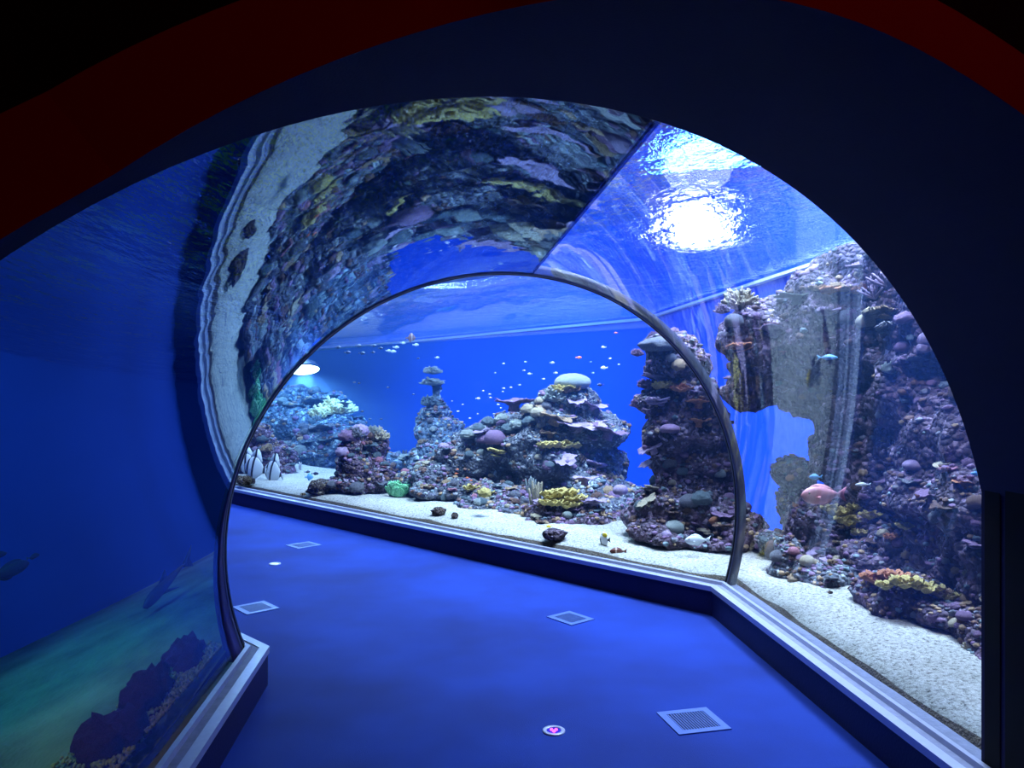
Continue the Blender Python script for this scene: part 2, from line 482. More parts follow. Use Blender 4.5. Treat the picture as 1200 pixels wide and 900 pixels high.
# unseen wall added above the crown, keeping lamplight out of the left tank
V = [w1(.08, -4.5, 2.34), w1(.08, -4.5, 5), w1(.08, 0, 5), w1(.08, 0, 2.34), w2(0, SEG2_END, 5), w2(0, SEG2_END, 2.34)]
tag(obj('wall_centre', pyd('wall_centre', V, [(0, 1, 2, 3), (3, 2, 4, 5)]), M['divider'], smooth=False), kind='structure')
# ------------------------------------------------------------------ reef materials
M['rock'] = rock_mat('reef_rock', srgb(40, 34, 44), srgb(84, 72, 84), srgb(118, 96, 118), srgb(164, 148, 170))
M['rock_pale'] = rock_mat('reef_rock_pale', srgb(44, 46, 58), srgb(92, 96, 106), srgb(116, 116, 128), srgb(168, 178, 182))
M['rock_far'] = rock_mat('reef_rock_far', srgb(44, 56, 74), srgb(84, 102, 122), srgb(120, 138, 150), srgb(170, 190, 196), .7)  # bluish tones: distance haze mixed into the rock colour
M['stone'] = rock_mat('loose_stone', srgb(46, 38, 38), srgb(88, 76, 70), srgb(120, 104, 84), srgb(150, 140, 120), 1.6)
M['c_white'] = coral('white_coral', srgb(150, 166, 164), srgb(202, 212, 206), 9., .8, 'wave')
M['c_cream'] = coral('cream_coral', srgb(190, 178, 150), srgb(232, 222, 196), 20., .6, 'voronoi')
M['c_ivory'] = coral('ivory_coral', srgb(222, 210, 150), srgb(250, 242, 196), 16., .5)
M['c_lilac'] = coral('lilac_coral', srgb(150, 126, 168), srgb(196, 178, 208), 16., .5)
M['c_mauve'] = coral('mauve_coral', srgb(118, 88, 128), srgb(166, 138, 172), 20., .7)
M['c_pink'] = coral('pink_coral', srgb(160, 96, 116), srgb(196, 142, 156), 18., .6)
M['c_orange'] = coral('orange_coral', srgb(176, 104, 72), srgb(216, 156, 116), 14., .6)
M['c_tan'] = coral('tan_coral', srgb(150, 124, 96), srgb(200, 172, 136), 16., .8)
M['c_yellow'] = coral('yellow_coral', srgb(188, 166, 86), srgb(232, 216, 142), 12., .6)
M['c_teal'] = coral('teal_coral', srgb(104, 124, 134), srgb(160, 180, 186), 22., .8, 'voronoi')
M['c_grey'] = coral('grey_coral', srgb(116, 118, 130), srgb(176, 178, 188), 18., .8, 'voronoi')
M['c_brown'] = coral('brown_coral', srgb(78, 56, 50), srgb(128, 98, 84), 18., .8)
M['c_green'] = coral('green_coral', srgb(60, 190, 110), srgb(190, 250, 210), 5., .5, 'wave')
SMALL = ['c_lilac', 'c_mauve', 'c_grey', 'c_teal', 'c_mauve', 'c_tan', 'c_brown', 'c_brown', 'c_grey', 'c_mauve', 'c_cream', 'c_mauve']
COLW = {'c_white': 'white', 'c_cream': 'cream', 'c_ivory': 'yellowish white', 'c_lilac': 'pale lilac', 'c_mauve': 'mauve', 'c_pink': 'pink', 'c_orange': 'orange', 'c_tan': 'tan',
        'c_yellow': 'yellow', 'c_teal': 'pale teal', 'c_grey': 'grey', 'c_brown': 'brown', 'c_green': 'bright green'}

# ------------------------------------------------------------------ coral shapes (unit size, base at z = 0)
def fbm(p, o=3):
    s, a, f = 0., 1., 1.
    for _ in range(o): s += a*noise.noise(p*f); a *= .5; f *= 2.1
    return s

def m_lump(seed, knob=.16, flat=.75, freq=2.2):
    rnd = Vector((seed*3.1, seed*1.7, seed*.9))
    bm = bmesh.new(); bmesh.ops.create_icosphere(bm, subdivisions=3, radius=1.)
    for v in bm.verts:
        n = v.co.normalized(); d = 1+knob*fbm(n*freq+rnd)+(.10*noise.noise(n*6.+rnd)+.16*(.5-noise.voronoi(n*3.4+rnd)[0][0]) if knob > .1 else .03*noise.noise(n*7.))
        v.co = Vector((n.x*d, n.y*d, max(-.5, n.z*d*flat)+.25))
    me = bpy.data.meshes.new('lump'); bm.to_mesh(me); bm.free(); me.shade_smooth(); return me

def m_knobs(seed):
    """dome covered in round knobs"""
    rnd = Vector((seed*2.3, seed, seed*1.1))
    bm = bmesh.new(); bmesh.ops.create_icosphere(bm, subdivisions=4, radius=1.)
    for v in bm.verts:
        n = v.co.normalized(); d1 = noise.voronoi(n*2.6+rnd)[0][0]
        d = .82+.34*max(0, .62-d1)
        v.co = Vector((n.x*d, n.y*d, max(-.4, n.z*d*.8)+.2))
    me = bpy.data.meshes.new('knobs'); bm.to_mesh(me); bm.free(); me.shade_smooth(); return me

def m_plate(seed, lobes=5, cup=.16, th=.06, stem=True):
    """table coral: a wavy, slightly dished plate on a short stem"""
    rnd = random.Random(seed); ph = [rnd.uniform(0, 6.28) for _ in range(4)]
    nr, na = 7, 44; V = []; Fc = []
    def pt(q, a, up):
        rim = 1+.13*math.sin(lobes*a+ph[0])+.09*math.sin((lobes+4)*a+ph[1])+.05*math.sin(17*a+ph[2])
        r = q*rim
        z = .24+cup*q*q+.09*q*q*math.sin(3*a+ph[3])+.025*q*math.sin(11*a+ph[1])
        return (r*math.cos(a), r*math.sin(a)*.8, z+(0 if up else -th*(1.4-.9*q)))
    for up in (1, 0):
        for i in range(nr+1):
            q = (i/nr)**.8 if i else .0
            for k in range(na): V.append(pt(q, 2*math.pi*k/na, up))
    st = (nr+1)*na
    for i in range(nr):
        for k in range(na):
            k2 = (k+1) % na; a, b, c, d = i*na+k, i*na+k2, (i+1)*na+k2, (i+1)*na+k
            Fc.append((a, d, c, b)); Fc.append((st+a, st+b, st+c, st+d))
    for k in range(na):
        k2 = (k+1) % na; Fc.append((nr*na+k, st+nr*na+k, st+nr*na+k2, nr*na+k2))
    me = pyd('plate', V, Fc)
    bm = bmesh.new(); bm.from_mesh(me); bmesh.ops.remove_doubles(bm, verts=bm.verts, dist=1e-5)
    if stem: tube_mesh(bm, [(0, 0, -.25), (.02, 0, .05), (0, 0, .24)], [.34, .28, .5], 12)
    bm.to_mesh(me); bm.free(); me.shade_smooth(); return me

def m_branch(seed, n=16, spread=1., rad=.09, sub=3, h=1.):
    rnd = random.Random(seed); bm = bmesh.new()
    for k in range(n):
        a = 2.399*k+rnd.uniform(-.3, .3); tilt = spread*math.sqrt((k+.5)/n)
        d = Vector((math.sin(tilt)*math.cos(a), math.sin(tilt)*math.sin(a), math.cos(tilt)))
        L = h*rnd.uniform(.75, 1.05); p0 = d*.12*rnd.random()
        mid = p0+d*L*.5+Vector((rnd.uniform(-.06, .06), rnd.uniform(-.06, .06), .03)); end = p0+d*L+Vector((0, 0, .07))
        tube_mesh(bm, [p0, mid, end, end+d*.03], [rad*1.25, rad, rad*.72, rad*.3], 7)
        for j in range(sub):
            q = p0.lerp(end, rnd.uniform(.4, .85)); dd = (d+Vector((rnd.uniform(-.8, .8), rnd.uniform(-.8, .8), rnd.uniform(0, .7)))).normalized()
            l = L*rnd.uniform(.18, .36); tube_mesh(bm, [q, q+dd*l*.6, q+dd*l], [rad*.75, rad*.62, rad*.3], 6)
    me = bpy.data.meshes.new('branch'); bm.to_mesh(me); bm.free(); me.shade_smooth(); return me

def m_fingers(seed, n=7):
    rnd = random.Random(seed); bm = bmesh.new()
    for k in range(n):
        a = 2.399*k; r = .5*math.sqrt(k/n); b = Vector((r*math.cos(a), r*math.sin(a), 0))
        h = rnd.uniform(.8, 1.3); lean = Vector((b.x*.6, b.y*.6, 1)).normalized(); w = rnd.uniform(.11, .15)
        tube_mesh(bm, [b-lean*.1, b+lean*h*.4, b+lean*h*.8, b+lean*h*.96, b+lean*h], [w*1.1, w, w*1.02, w*.7, w*.25], 9)
    me = bpy.data.meshes.new('fingers'); bm.to_mesh(me); bm.free(); me.shade_smooth(); return me

def m_scroll(seed, n=9):
    """scroll coral: a cluster of thin frilled cups"""
    rnd = random.Random(seed); V = []; Fc = []
    for c in range(n):
        a0 = 2.399*c; rr = .75*math.sqrt(c/n); cx, cy = rr*math.cos(a0), rr*math.sin(a0); sz = rnd.uniform(.32, .5); z0 = .1-.12*rr+rnd.uniform(0, .16)
        ph = rnd.uniform(0, 6.28); lob = rnd.choice((3, 4, 5)); na, nr = 26, 4
        for side in (0, 1):
            base = len(V)
            for i in range(nr+1):
                q = i/nr
                for k in range(na):
                    a = 2*math.pi*k/na
                    r = sz*(.18+.82*q)*(1+.16*q*math.sin(lob*a+ph)+.08*q*math.sin(9*a+ph))
                    z = z0+sz*(.75*q**1.3+.22*q*math.sin(lob*a+ph*2))-side*.035
                    V.append((cx+r*math.cos(a)*(1+.0*side), cy+r*math.sin(a), z))
            for i in range(nr):
                for k in range(na):
                    k2 = (k+1) % na; f = (base+i*na+k, base+i*na+k2, base+(i+1)*na+k2, base+(i+1)*na+k)
                    Fc.append(f if not side else f[::-1])
            if side:
                o0 = base-(nr+1)*na
                for k in range(na):
                    k2 = (k+1) % na; Fc.append((o0+nr*na+k, o0+nr*na+k2, base+nr*na+k2, base+nr*na+k))
    me = pyd('scroll', V, Fc); me.shade_smooth(); return me

def m_leaf(seed):
    """shelf of overlapping rounded flaps"""
    rnd = random.Random(seed); bm = bmesh.new()
    for c in range(7):
        a = rnd.uniform(-1.3, 1.3); L = rnd.uniform(.6, 1.); z0 = rnd.uniform(-.1, .3); w = rnd.uniform(.5, .8)
        d = Vector((math.sin(a), -math.cos(a), .25)).normalized(); sd = Vector((math.cos(a), math.sin(a), 0))
        rows = []
        for up in (0, 1):
            g = []
            for i in range(6):
                q = i/5; ww = w*math.sin(math.pi*(.2+.72*q))*.62
                g.append([bm.verts.new(Vector((0, 0, z0))+d*L*q+sd*ww*(j/3-1)+Vector((0, 0, .07*math.sin(j*2.+c)*q+.05*up))) for j in range(7)])
            rows.append(g)
        for i in range(5):
            for j in range(6):
                bm.faces.new((rows[1][i][j], rows[1][i+1][j], rows[1][i+1][j+1], rows[1][i][j+1]))
                bm.faces.new((rows[0][i][j], rows[0][i][j+1], rows[0][i+1][j+1], rows[0][i+1][j]))
        for j in range(6): bm.faces.new((rows[0][5][j], rows[0][5][j+1], rows[1][5][j+1], rows[1][5][j]))
        for j0 in (0, 6):
            for i in range(5): bm.faces.new((rows[0][i][j0], rows[0][i+1][j0], rows[1][i+1][j0], rows[1][i][j0]))
    bmesh.ops.recalc_face_normals(bm, faces=bm.faces)
    me = bpy.data.meshes.new('leaf'); bm.to_mesh(me); bm.free(); me.shade_smooth(); return me

SHAPES = {
 'lump_coral': [m_lump(s) for s in range(5)],
 'brain_coral': [m_lump(s+20, .05, .8, 1.3) for s in range(2)],
 'knob_coral': [m_knobs(s) for s in range(4)],
 'plate_coral': [m_plate(s) for s in range(5)],
 'staghorn_coral': [m_branch(s, 18, 1.15, .075) for s in range(3)],
 'bush_coral': [m_branch(s+9, 70, 1.5, .085, 5, .85) for s in range(2)],
 'finger_coral': [m_fingers(s) for s in range(3)],
 'scroll_coral': [m_scroll(s) for s in range(4)],
 'leaf_coral': [m_leaf(s) for s in range(3)],
}
_dup = {}
def coral_mesh(kind, mat, k):
    key = (kind, mat, k)
    if key not in _dup:
        me = SHAPES[kind][k].copy(); me.name = kind; me.materials.append(M[mat]); _dup[key] = me
    return _dup[key]

def put(parent, kind, mat, p, size, rot=0., tilt=(0, 0), sz=None, var=None, label=True, drop=0.):
    k = var if var is not None else random.randrange(len(SHAPES[kind]))
    o = bpy.data.objects.new(kind, coral_mesh(kind, mat, k)); COL.objects.link(o)
    o.location = Vector(p)-Vector((0, 0, drop)) - (parent.location if parent else Vector())
    o.rotation_euler = (tilt[0], tilt[1], rot)
    o.scale = (size, size, sz if sz else size)
    if parent: o.parent = parent
    if label: o['label'] = COLW[mat]+' '+kind.replace('_', ' ')
    return o

# ------------------------------------------------------------------ reef rock: union of lobes, roughened
def rock_mesh(lobes, voxel, amp, seed):
    bm = bmesh.new()
    for (x, y, Y, rx, ry, rd) in lobes:
        c = at(x, y, Y); sx, sz_ = rx/F*Y, ry/F*Y
        mt = Matrix.Translation(c) @ Matrix.Diagonal((sx, rd, sz_, 1))
        bmesh.ops.create_icosphere(bm, subdivisions=3, radius=1., matrix=mt)
    me = bpy.data.meshes.new('tmp'); bm.to_mesh(me); bm.free()
    o = bpy.data.objects.new('tmp', me); COL.objects.link(o)
    md = o.modifiers.new('r', 'REMESH'); md.mode = 'VOXEL'; md.voxel_size = voxel
    dg = bpy.context.evaluated_depsgraph_get()
    me2 = bpy.data.meshes.new_from_object(o.evaluated_get(dg))
    bpy.data.objects.remove(o); bpy.data.meshes.remove(me)
    off = Vector((seed*1.3, seed*.7, seed*2.1))
    n = len(me2.vertices); co = np.empty(n*3, 'f'); me2.vertices.foreach_get('co', co); no = np.empty(n*3, 'f'); me2.vertex_normals.foreach_get('vector', no)
    co = co.reshape(-1, 3); no = no.reshape(-1, 3); out = co.copy()
    for i in range(n):
        p = Vector(co[i].tolist()); q = p+off
        d = amp*1.5*noise.noise(q*2.3)+amp*.8*noise.noise(q*6.)
        lay = noise.noise(Vector((q.x*1.2, q.y*1.2, q.z*7.)))          # shelving layers
        d += amp*.9*lay
        w = noise.voronoi(q*9.)[0][0]; d += amp*.75*(.5-w)
        d += amp*.3*noise.noise(q*22.)
        out[i] = co[i]+no[i]*d
    me2.vertices.foreach_set('co', out.ravel()); me2.update(); me2.shade_smooth()
    return me2

def outcrop(name, label, lobes, mat, seed, voxel=.05, amp=.09, n_coral=60, n_crust=260, size=(.045, .11), mats=None, cat='reef', kinds=None, up=.0):
    rnd = random.Random(seed*17+3)
    me = rock_mesh(lobes, voxel, amp, seed)
    zmin = min(v.co.z for v in me.vertices)
    cx = sum(v.co.x for v in me.vertices)/len(me.vertices); cy = sum(v.co.y for v in me.vertices)/len(me.vertices)
    root = thing(name, label, cat, (cx, cy, max(.2, zmin)), 'reef outcrops')
    me.transform(Matrix.Translation(-root.location))
    rock = obj('rock', me, M[mat], root)
    # candidate faces, seen from the tunnel or from above
    cam = Vector((-.3, 2.5, 1.6))-root.location
    cand, wts = [], []
    for p in me.polygons:
        if p.center.z+root.location.z < .24: continue
        vdir = (cam-p.center).normalized()
        w = max(0, p.normal.dot(vdir))*.8+max(0, p.normal.z)*1.2
        if p.normal.z > up-.35 and w > .15: cand.append(p.index); wts.append(w*p.area)
    mats = mats or SMALL
    kinds = kinds or ['lump_coral']*4+['knob_coral']*4+['brain_coral']+['plate_coral']*3+['leaf_coral']*5+['staghorn_coral']+['bush_coral']*2+['finger_coral']+['scroll_coral']
    picks = rnd.choices(cand, wts, k=n_coral)
    for f in picks:
        p = me.polygons[f]; kind = rnd.choice(kinds); mat_ = rnd.choice(mats)
        if kind == 'scroll_coral': mat_ = rnd.choice(['c_tan', 'c_tan', 'c_mauve', 'c_brown'])
        n = (p.normal*.7+Vector((0, 0, .9))).normalized()
        if kind in ('plate_coral', 'leaf_coral'): n = (p.normal*.3+Vector((0, 0, 1))).normalized()
        s = (size[0]+(size[1]-size[0])*rnd.random()**2)*.72*(1.9 if kind in ('plate_coral', 'leaf_coral', 'scroll_coral') else 1.)
        k = rnd.randrange(len(SHAPES[kind]))
        o = bpy.data.objects.new(kind, coral_mesh(kind, mat_, k)); COL.objects.link(o); o.parent = root
        q = n.to_track_quat('Z', 'Y') @ Euler((0, 0, rnd.uniform(0, 6.28))).to_quaternion()
        if kind == 'leaf_coral':
            q = n.to_track_quat('Z', 'Y') @ Euler((0, 0, math.atan2(p.normal.y, p.normal.x)+math.pi/2)).to_quaternion()
        o.rotation_mode = 'QUATERNION'; o.rotation_quaternion = q
        o.location = p.center-n*s*.12; o.scale = (s, s, s*rnd.uniform(.75, 1.1))
    # uncountable crust of small polyps and nodules
    V, Fc, mi = [], [], []
    tmp = [SHAPES['lump_coral'][0]]
    bmv = bmesh.new(); bmesh.ops.create_icosphere(bmv, subdivisions=2, radius=1.); bmv.verts.ensure_lookup_table()
    sv = [v.co.copy() for v in bmv.verts]; sf = [[v.index for v in f.verts] for f in bmv.faces]; bmv.free()
    ms = ['c_mauve', 'c_grey', 'c_brown', 'c_mauve', 'c_teal', 'c_tan', 'c_brown']
    for f in rnd.choices(cand, wts, k=int(n_crust*2.2)):
        p = me.polygons[f]; s = rnd.uniform(.15, 1.)**1.6*size[0]*.72; b = len(V); r = rnd.uniform(0, 3)
        for c in sv:
            d = 1+.55*noise.noise(c*2.6+p.center*5.)
            V.append(p.center+Vector((c.x*s*1.1, c.y*s*1.1, c.z*s*.8))*d)
        g = rnd.randrange(len(ms))
        for q in sf: Fc.append([b+i for i in q]); mi.append(g)
    if n_crust:
        cm = pyd('encrusting_coral', V, Fc)
        o = obj('encrusting_coral', cm, [M[x] for x in ms], root)
        for p, g in zip(cm.polygons, mi): p.material_index = g
        o['kind'] = 'stuff'; o['label'] = 'crust of small mixed coral nodules'
    bv = BVHTree.FromPolygons([v.co+root.location for v in me.vertices], [p.vertices[:] for p in me.polygons])
    def hit(x, y):
        """point on this rock seen at photograph pixel x, y"""
        o_ = Vector((0, 0, CAMH)); d = Vector(((x-600)/F, 1, (450-y)/F)).normalized()
        h = bv.ray_cast(o_, d)
        return h[0] if h[0] is not None else None
    def on(kind, mat_, x, y, px, **kw):
        p = hit(x, y)
        if p is None: p = at(x, y, kw.pop('Y', cy-.1))
        else: kw.pop('Y', None)
        return put(root, kind, mat_, p, px/F*p.y, **kw)
    return root, on

# ------------------------------------------------------------------ the outcrops
# reef wall beside the right window, upper part with its shelf
r1, on1 = outcrop('reef_cliff', 'tall dark coral reef cliff close behind the right window, its shelf jutting left',
  [(925,395,6.7,70,42,.5),(895,372,6.8,46,24,.4),(905,440,6.8,45,34,.4),(885,462,6.9,26,12,.3),(985,380,6.3,75,60,.6),(1010,318,6.4,50,24,.5),(1060,370,5.9,80,70,.6),
   (965,450,6.6,60,50,.5),(1030,470,6.3,75,90,.6),(1100,440,5.5,80,90,.6),(1140,520,5.0,70,90,.6),(1050,560,6.1,75,90,.5),(1110,340,5.4,60,60,.6),(1175,430,4.8,60,110,.6),(1000,560,6.5,45,70,.4),
   (1060,640,6.0,70,70,.5),(1150,610,5.0,70,60,.5),(1080,720,5.8,80,90,.4),(1000,640,6.6,45,60,.3)],
  'rock', 1, .05, .10, 84, 420, (.05, .11))
on1('bush_coral', 'c_cream', 868, 362, 26, rot=.5); on1('bush_coral', 'c_lilac', 846, 367, 12)
on1('plate_coral', 'c_white', 935, 352, 24, sz=.12); on1('brain_coral', 'c_grey', 860, 380, 12)
on1('plate_coral', 'c_lilac', 908, 384, 22, drop=.05); on1('plate_coral', 'c_pink', 918, 414, 6)
[on1(k_, m_, x, y, z_) for k_, m_, x, y, z_ in (('leaf_coral', 'c_orange', 968, 346, 17), ('knob_coral', 'c_tan', 980, 340, 11), ('leaf_coral', 'c_tan', 990, 344, 18), ('leaf_coral', 'c_orange', 1004, 346, 16), ('bush_coral', 'c_orange', 1012, 340, 9), ('scroll_coral', 'c_tan', 958, 342, 12))]
on1('leaf_coral', 'c_cream', 1022, 376, 26); on1('leaf_coral', 'c_tan', 1040, 372, 22); on1('brain_coral', 'c_cream', 1015, 380, 12)
on1('staghorn_coral', 'c_lilac', 1042, 338, 24); on1('staghorn_coral', 'c_lilac', 1025, 350, 18)
on1('brain_coral', 'c_lilac', 1090, 402, 14); on1('brain_coral', 'c_mauve', 1058, 410, 10); on1('plate_coral', 'c_grey', 1075, 412, 18, drop=.08)
on1('leaf_coral', 'c_orange', 862, 412, 22); on1('leaf_coral', 'c_brown', 860, 425, 20); on1('leaf_coral', 'c_brown', 880, 452, 20)
on1('bush_coral', 'c_grey', 866, 424, 12); on1('plate_coral', 'c_pink', 906, 384, 12); on1('bush_coral', 'c_white', 1045, 437, 14); on1('leaf_coral', 'c_lilac', 965, 372, 20)
on1('leaf_coral', 'c_grey', 1040, 395, 30)

r2, on2 = outcrop('reef_ledge', 'long mid-height reef ledge at right, topped by two round corals, dark recess under it',
  [(1085,585,5.0,45,40,.45),(1130,590,4.7,50,52,.5),(1180,610,4.4,50,60,.5),(1110,630,4.9,50,32,.4),(1150,655,4.6,50,34,.45),(1065,640,5.2,40,26,.35),(1030,655,5.4,40,24,.35),(1190,680,4.2,50,60,.4),(1060,560,5.1,24,14,.25)],
  'rock', 2, .045, .07, 66, 340, (.03, .075))
on2('brain_coral', 'c_teal', 1090, 540, 12); on2('brain_coral', 'c_lilac', 1072, 548, 14, sz=.05); on2('scroll_coral', 'c_yellow', 1062, 620, 13); on2('scroll_coral', 'c_orange', 1045, 632, 12)
on2('leaf_coral', 'c_pink', 1105, 555, 16); on2('plate_coral', 'c_orange', 1130, 565, 13, drop=.02); on2('knob_coral', 'c_cream', 1035, 627, 8); on2('lump_coral', 'c_orange', 1079, 582, 6)

r3, on3 = outcrop('reef_ledge', 'low front reef ledge at right overhanging the sand, with orange and yellow frilled corals',
  [(1035,694,4.75,28,26,.28),(1070,695,4.6,42,24,.32),(1110,712,4.35,44,26,.34),(1150,728,4.05,42,32,.36),(1032,722,4.55,12,22,.15),(1050,732,4.55,14,16,.2),(1165,765,3.95,38,42,.3),(1190,740,3.8,40,50,.3)],
  'rock', 3, .035, .06, 60, 320, (.026, .06))
for x, y, s, m_ in ((1025,682,18,'c_orange'),(1045,680,20,'c_orange'),(1060,688,20,'c_yellow'),(1085,694,20,'c_yellow'),(1100,698,16,'c_tan'),(1038,690,14,'c_yellow'),(1112,702,12,'c_yellow')):
    on3('scroll_coral', m_, x, y, s)
on3('brain_coral', 'c_tan', 1135, 705, 11); on3('scroll_coral', 'c_yellow', 1108, 703, 9)

r4, on4 = outcrop('reef_boulder', 'dark boulder bearing yellow frilled coral, beside the white streak on the right window',
  [(1010,615,6.0,40,36,.35),(975,625,6.1,32,44,.35),(955,640,6.2,30,44,.3),(990,668,5.6,45,26,.3),(1020,680,5.5,30,22,.25)],
  'rock', 4, .04, .07, 40, 240, (.035, .075))
for x, y, s in ((985,605,20),(1005,598,16),(995,615,18),(1010,628,16),(1000,640,14),(975,600,14),(1020,608,14)): on4('scroll_coral', 'c_yellow', x, y, s)

r5, on5 = outcrop('coral_tower', 'small upright reef rock with orange scroll corals standing against the blue backdrop',
  [(930,555,6.9,24,24,.25),(938,585,6.9,22,34,.25),(945,620,6.8,26,30,.25)], 'rock', 5, .035, .05, 22, 130, (.035, .06), kinds=['scroll_coral', 'lump_coral', 'leaf_coral'], mats=['c_orange', 'c_brown', 'c_tan'])

r6, on6 = outcrop('boulder_cluster', 'cluster of rounded boulders on the sand at the foot of the right reef',
  [(925,652,5.65,24,26,.22),(912,668,5.6,14,16,.15),(945,668,5.45,22,18,.2),(965,682,5.3,26,16,.2),(985,678,5.35,18,18,.18),(900,640,6.2,14,20,.2)],
  'rock_pale', 6, .03, .04, 26, 160, (.03, .055))
on6('brain_coral', 'c_brown', 905, 650, 9, sz=.1); on6('brain_coral', 'c_cream', 946, 660, 9); on6('brain_coral', 'c_pink', 930, 648, 7); on6('brain_coral', 'c_grey', 912, 655, 10)

r7, on7 = outcrop('coral_tower', 'tall dark coral pillar just behind the joint ring, orange and yellow corals near its top',
  [(772,604,6.95,36,40,.34),(815,606,6.9,40,40,.36),(788,634,6.6,34,15,.24),(828,640,6.45,34,13,.2),(756,622,6.75,22,18,.2),(850,622,6.7,36,36,.35),(812,555,7.2,54,46,.45),(806,505,7.2,50,40,.42),(800,465,7.2,42,30,.4),(792,432,7.2,36,22,.34),(782,410,7.2,26,16,.3),(770,405,7.3,16,8,.2),(770,470,7.2,28,14,.3),(800,600,7.2,50,50,.4)],
  'rock', 7, .045, .075, 84, 420, (.04, .085))
on7('lump_coral', 'c_grey', 772, 408, 22, sz=.1); on7('bush_coral', 'c_mauve', 747, 417, 9, Y=7.2); on7('scroll_coral', 'c_yellow', 780, 457, 20); on7('scroll_coral', 'c_orange', 800, 460, 15)
on7('plate_coral', 'c_lilac', 776, 447, 22); on7('bush_coral', 'c_mauve', 757, 455, 12); on7('bush_coral', 'c_mauve', 746, 477, 10, Y=7.1); on7('leaf_coral', 'c_lilac', 766, 476, 20); on7('plate_coral', 'c_orange', 818, 475, 16)
on7('brain_coral', 'c_mauve', 785, 505, 12, sz=.06); on7('plate_coral', 'c_lilac', 766, 527, 17, tilt=(.2, -.6), Y=7.); on7('plate_coral', 'c_lilac', 764, 545, 13, tilt=(.2, -.5), Y=7.)
on7('brain_coral', 'c_grey', 786, 545, 8); on7('brain_coral', 'c_grey', 808, 591, 12); on7('brain_coral', 'c_cream', 788, 567, 5); on7('plate_coral', 'c_orange', 818, 497, 15); on7('brain_coral', 'c_white', 843, 557, 8)
on7('brain_coral', 'c_white', 790, 622, 12); on7('leaf_coral', 'c_cream', 765, 575, 14); on7('plate_coral', 'c_cream', 760, 590, 12, tilt=(.2, -.6)); on7('knob_coral', 'c_teal', 822, 588, 14); on7('lump_coral', 'c_orange', 838, 612, 7)

r8, on8 = outcrop('coral_reef', 'broad stepped coral reef in the tank middle, plate corals and a white dome on top',
  [(668,470,9.4,30,16,.4),(660,486,9.4,46,14,.5),(676,506,9.4,62,14,.55),(700,494,9.5,26,9,.35),(640,510,9.5,46,22,.5),(610,520,9.6,48,24,.55),(570,515,9.8,40,18,.5),(560,540,9.7,50,26,.5),
   (690,545,9.5,46,36,.5),(650,545,9.2,46,26,.5),(690,572,9.0,46,22,.5),(720,590,9.0,40,16,.4),(640,575,9.2,50,20,.45),(700,600,8.6,50,22,.45),(655,600,8.5,42,18,.4),(740,596,8.8,34,12,.4),(545,570,9.9,44,24,.5),(602,492,9.9,20,14,.3),(570,590,9.9,50,50,.5),(640,610,9.4,60,50,.5),(710,620,9.2,50,50,.5)],
  'rock_pale', 8, .05, .08, 92, 520, (.05, .11))
on8('brain_coral', 'c_white', 671, 452, 22, sz=.14); on8('scroll_coral', 'c_yellow', 660, 462, 18); on8('bush_coral', 'c_white', 651, 470, 18); on8('bush_coral', 'c_lilac', 680, 455, 10)
on8('plate_coral', 'c_lilac', 676, 472, 12, tilt=(.5, 0)); on8('plate_coral', 'c_lilac', 694, 478, 17, tilt=(.2, .25)); on8('plate_coral', 'c_lilac', 676, 500, 34, sz=.2, tilt=(.25, .12)); on8('plate_coral', 'c_tan', 650, 492, 22, tilt=(.3, .3))
on8('plate_coral', 'c_mauve', 712, 510, 20, tilt=(.1, .3)); on8('plate_coral', 'c_mauve', 602, 477, 22); on8('brain_coral', 'c_cream', 633, 472, 7)
on8('scroll_coral', 'c_yellow', 643, 526, 17); on8('scroll_coral', 'c_yellow', 665, 526, 16); on8('plate_coral', 'c_lilac', 661, 541, 14, tilt=(.7, 0)); on8('brain_coral', 'c_teal', 643, 547, 7); on8('brain_coral', 'c_mauve', 580, 517, 13); on8('brain_coral', 'c_mauve', 566, 517, 8)
on8('brain_coral', 'c_white', 564, 532, 6); on8('leaf_coral', 'c_yellow', 585, 534, 18); on8('leaf_coral', 'c_pink', 617, 566, 9); on8('brain_coral', 'c_cream', 631, 537, 5); on8('leaf_coral', 'c_lilac', 700, 550, 22)
for x, y in ((572,497),(588,494),(605,500),(620,497),(548,512),(560,505),(630,486),(618,482),(595,505)): on8('knob_coral', random.choice(['c_grey', 'c_teal', 'c_cream', 'c_white']), x, y, 10)

r9, on9 = outcrop('reef_mound', 'low reef mound before the middle reef, bearing yellow frilled and white finger coral',
  [(660,606,8.0,36,20,.4),(690,612,7.8,34,18,.35),(635,602,8.3,30,16,.35),(650,620,7.7,40,12,.3),(720,610,7.9,28,14,.3),(605,592,8.7,30,14,.35)],
  'rock', 9, .04, .06, 70, 320, (.04, .075))
for x, y, s in ((648,585,16),(660,582,18),(672,588,16),(652,593,16),(642,592,14),(668,596,14)): on9('scroll_coral', 'c_yellow', x, y, s)
on9('finger_coral', 'c_cream', 627, 590, 13, sz=.19); on9('finger_coral', 'c_white', 622, 578, 10, sz=.15); on9('brain_coral', 'c_grey', 603, 582, 7); on9('brain_coral', 'c_grey', 615, 588, 5); on9('plate_coral', 'c_lilac', 696, 592, 16)
on9('brain_coral', 'c_white', 683, 619, 5); on9('brain_coral', 'c_white', 665, 605, 6); on9('knob_coral', 'c_yellow', 568, 580, 9); on9('brain_coral', 'c_lilac', 727, 577, 9)
on9('plate_coral', 'c_lilac', 685, 565, 14)

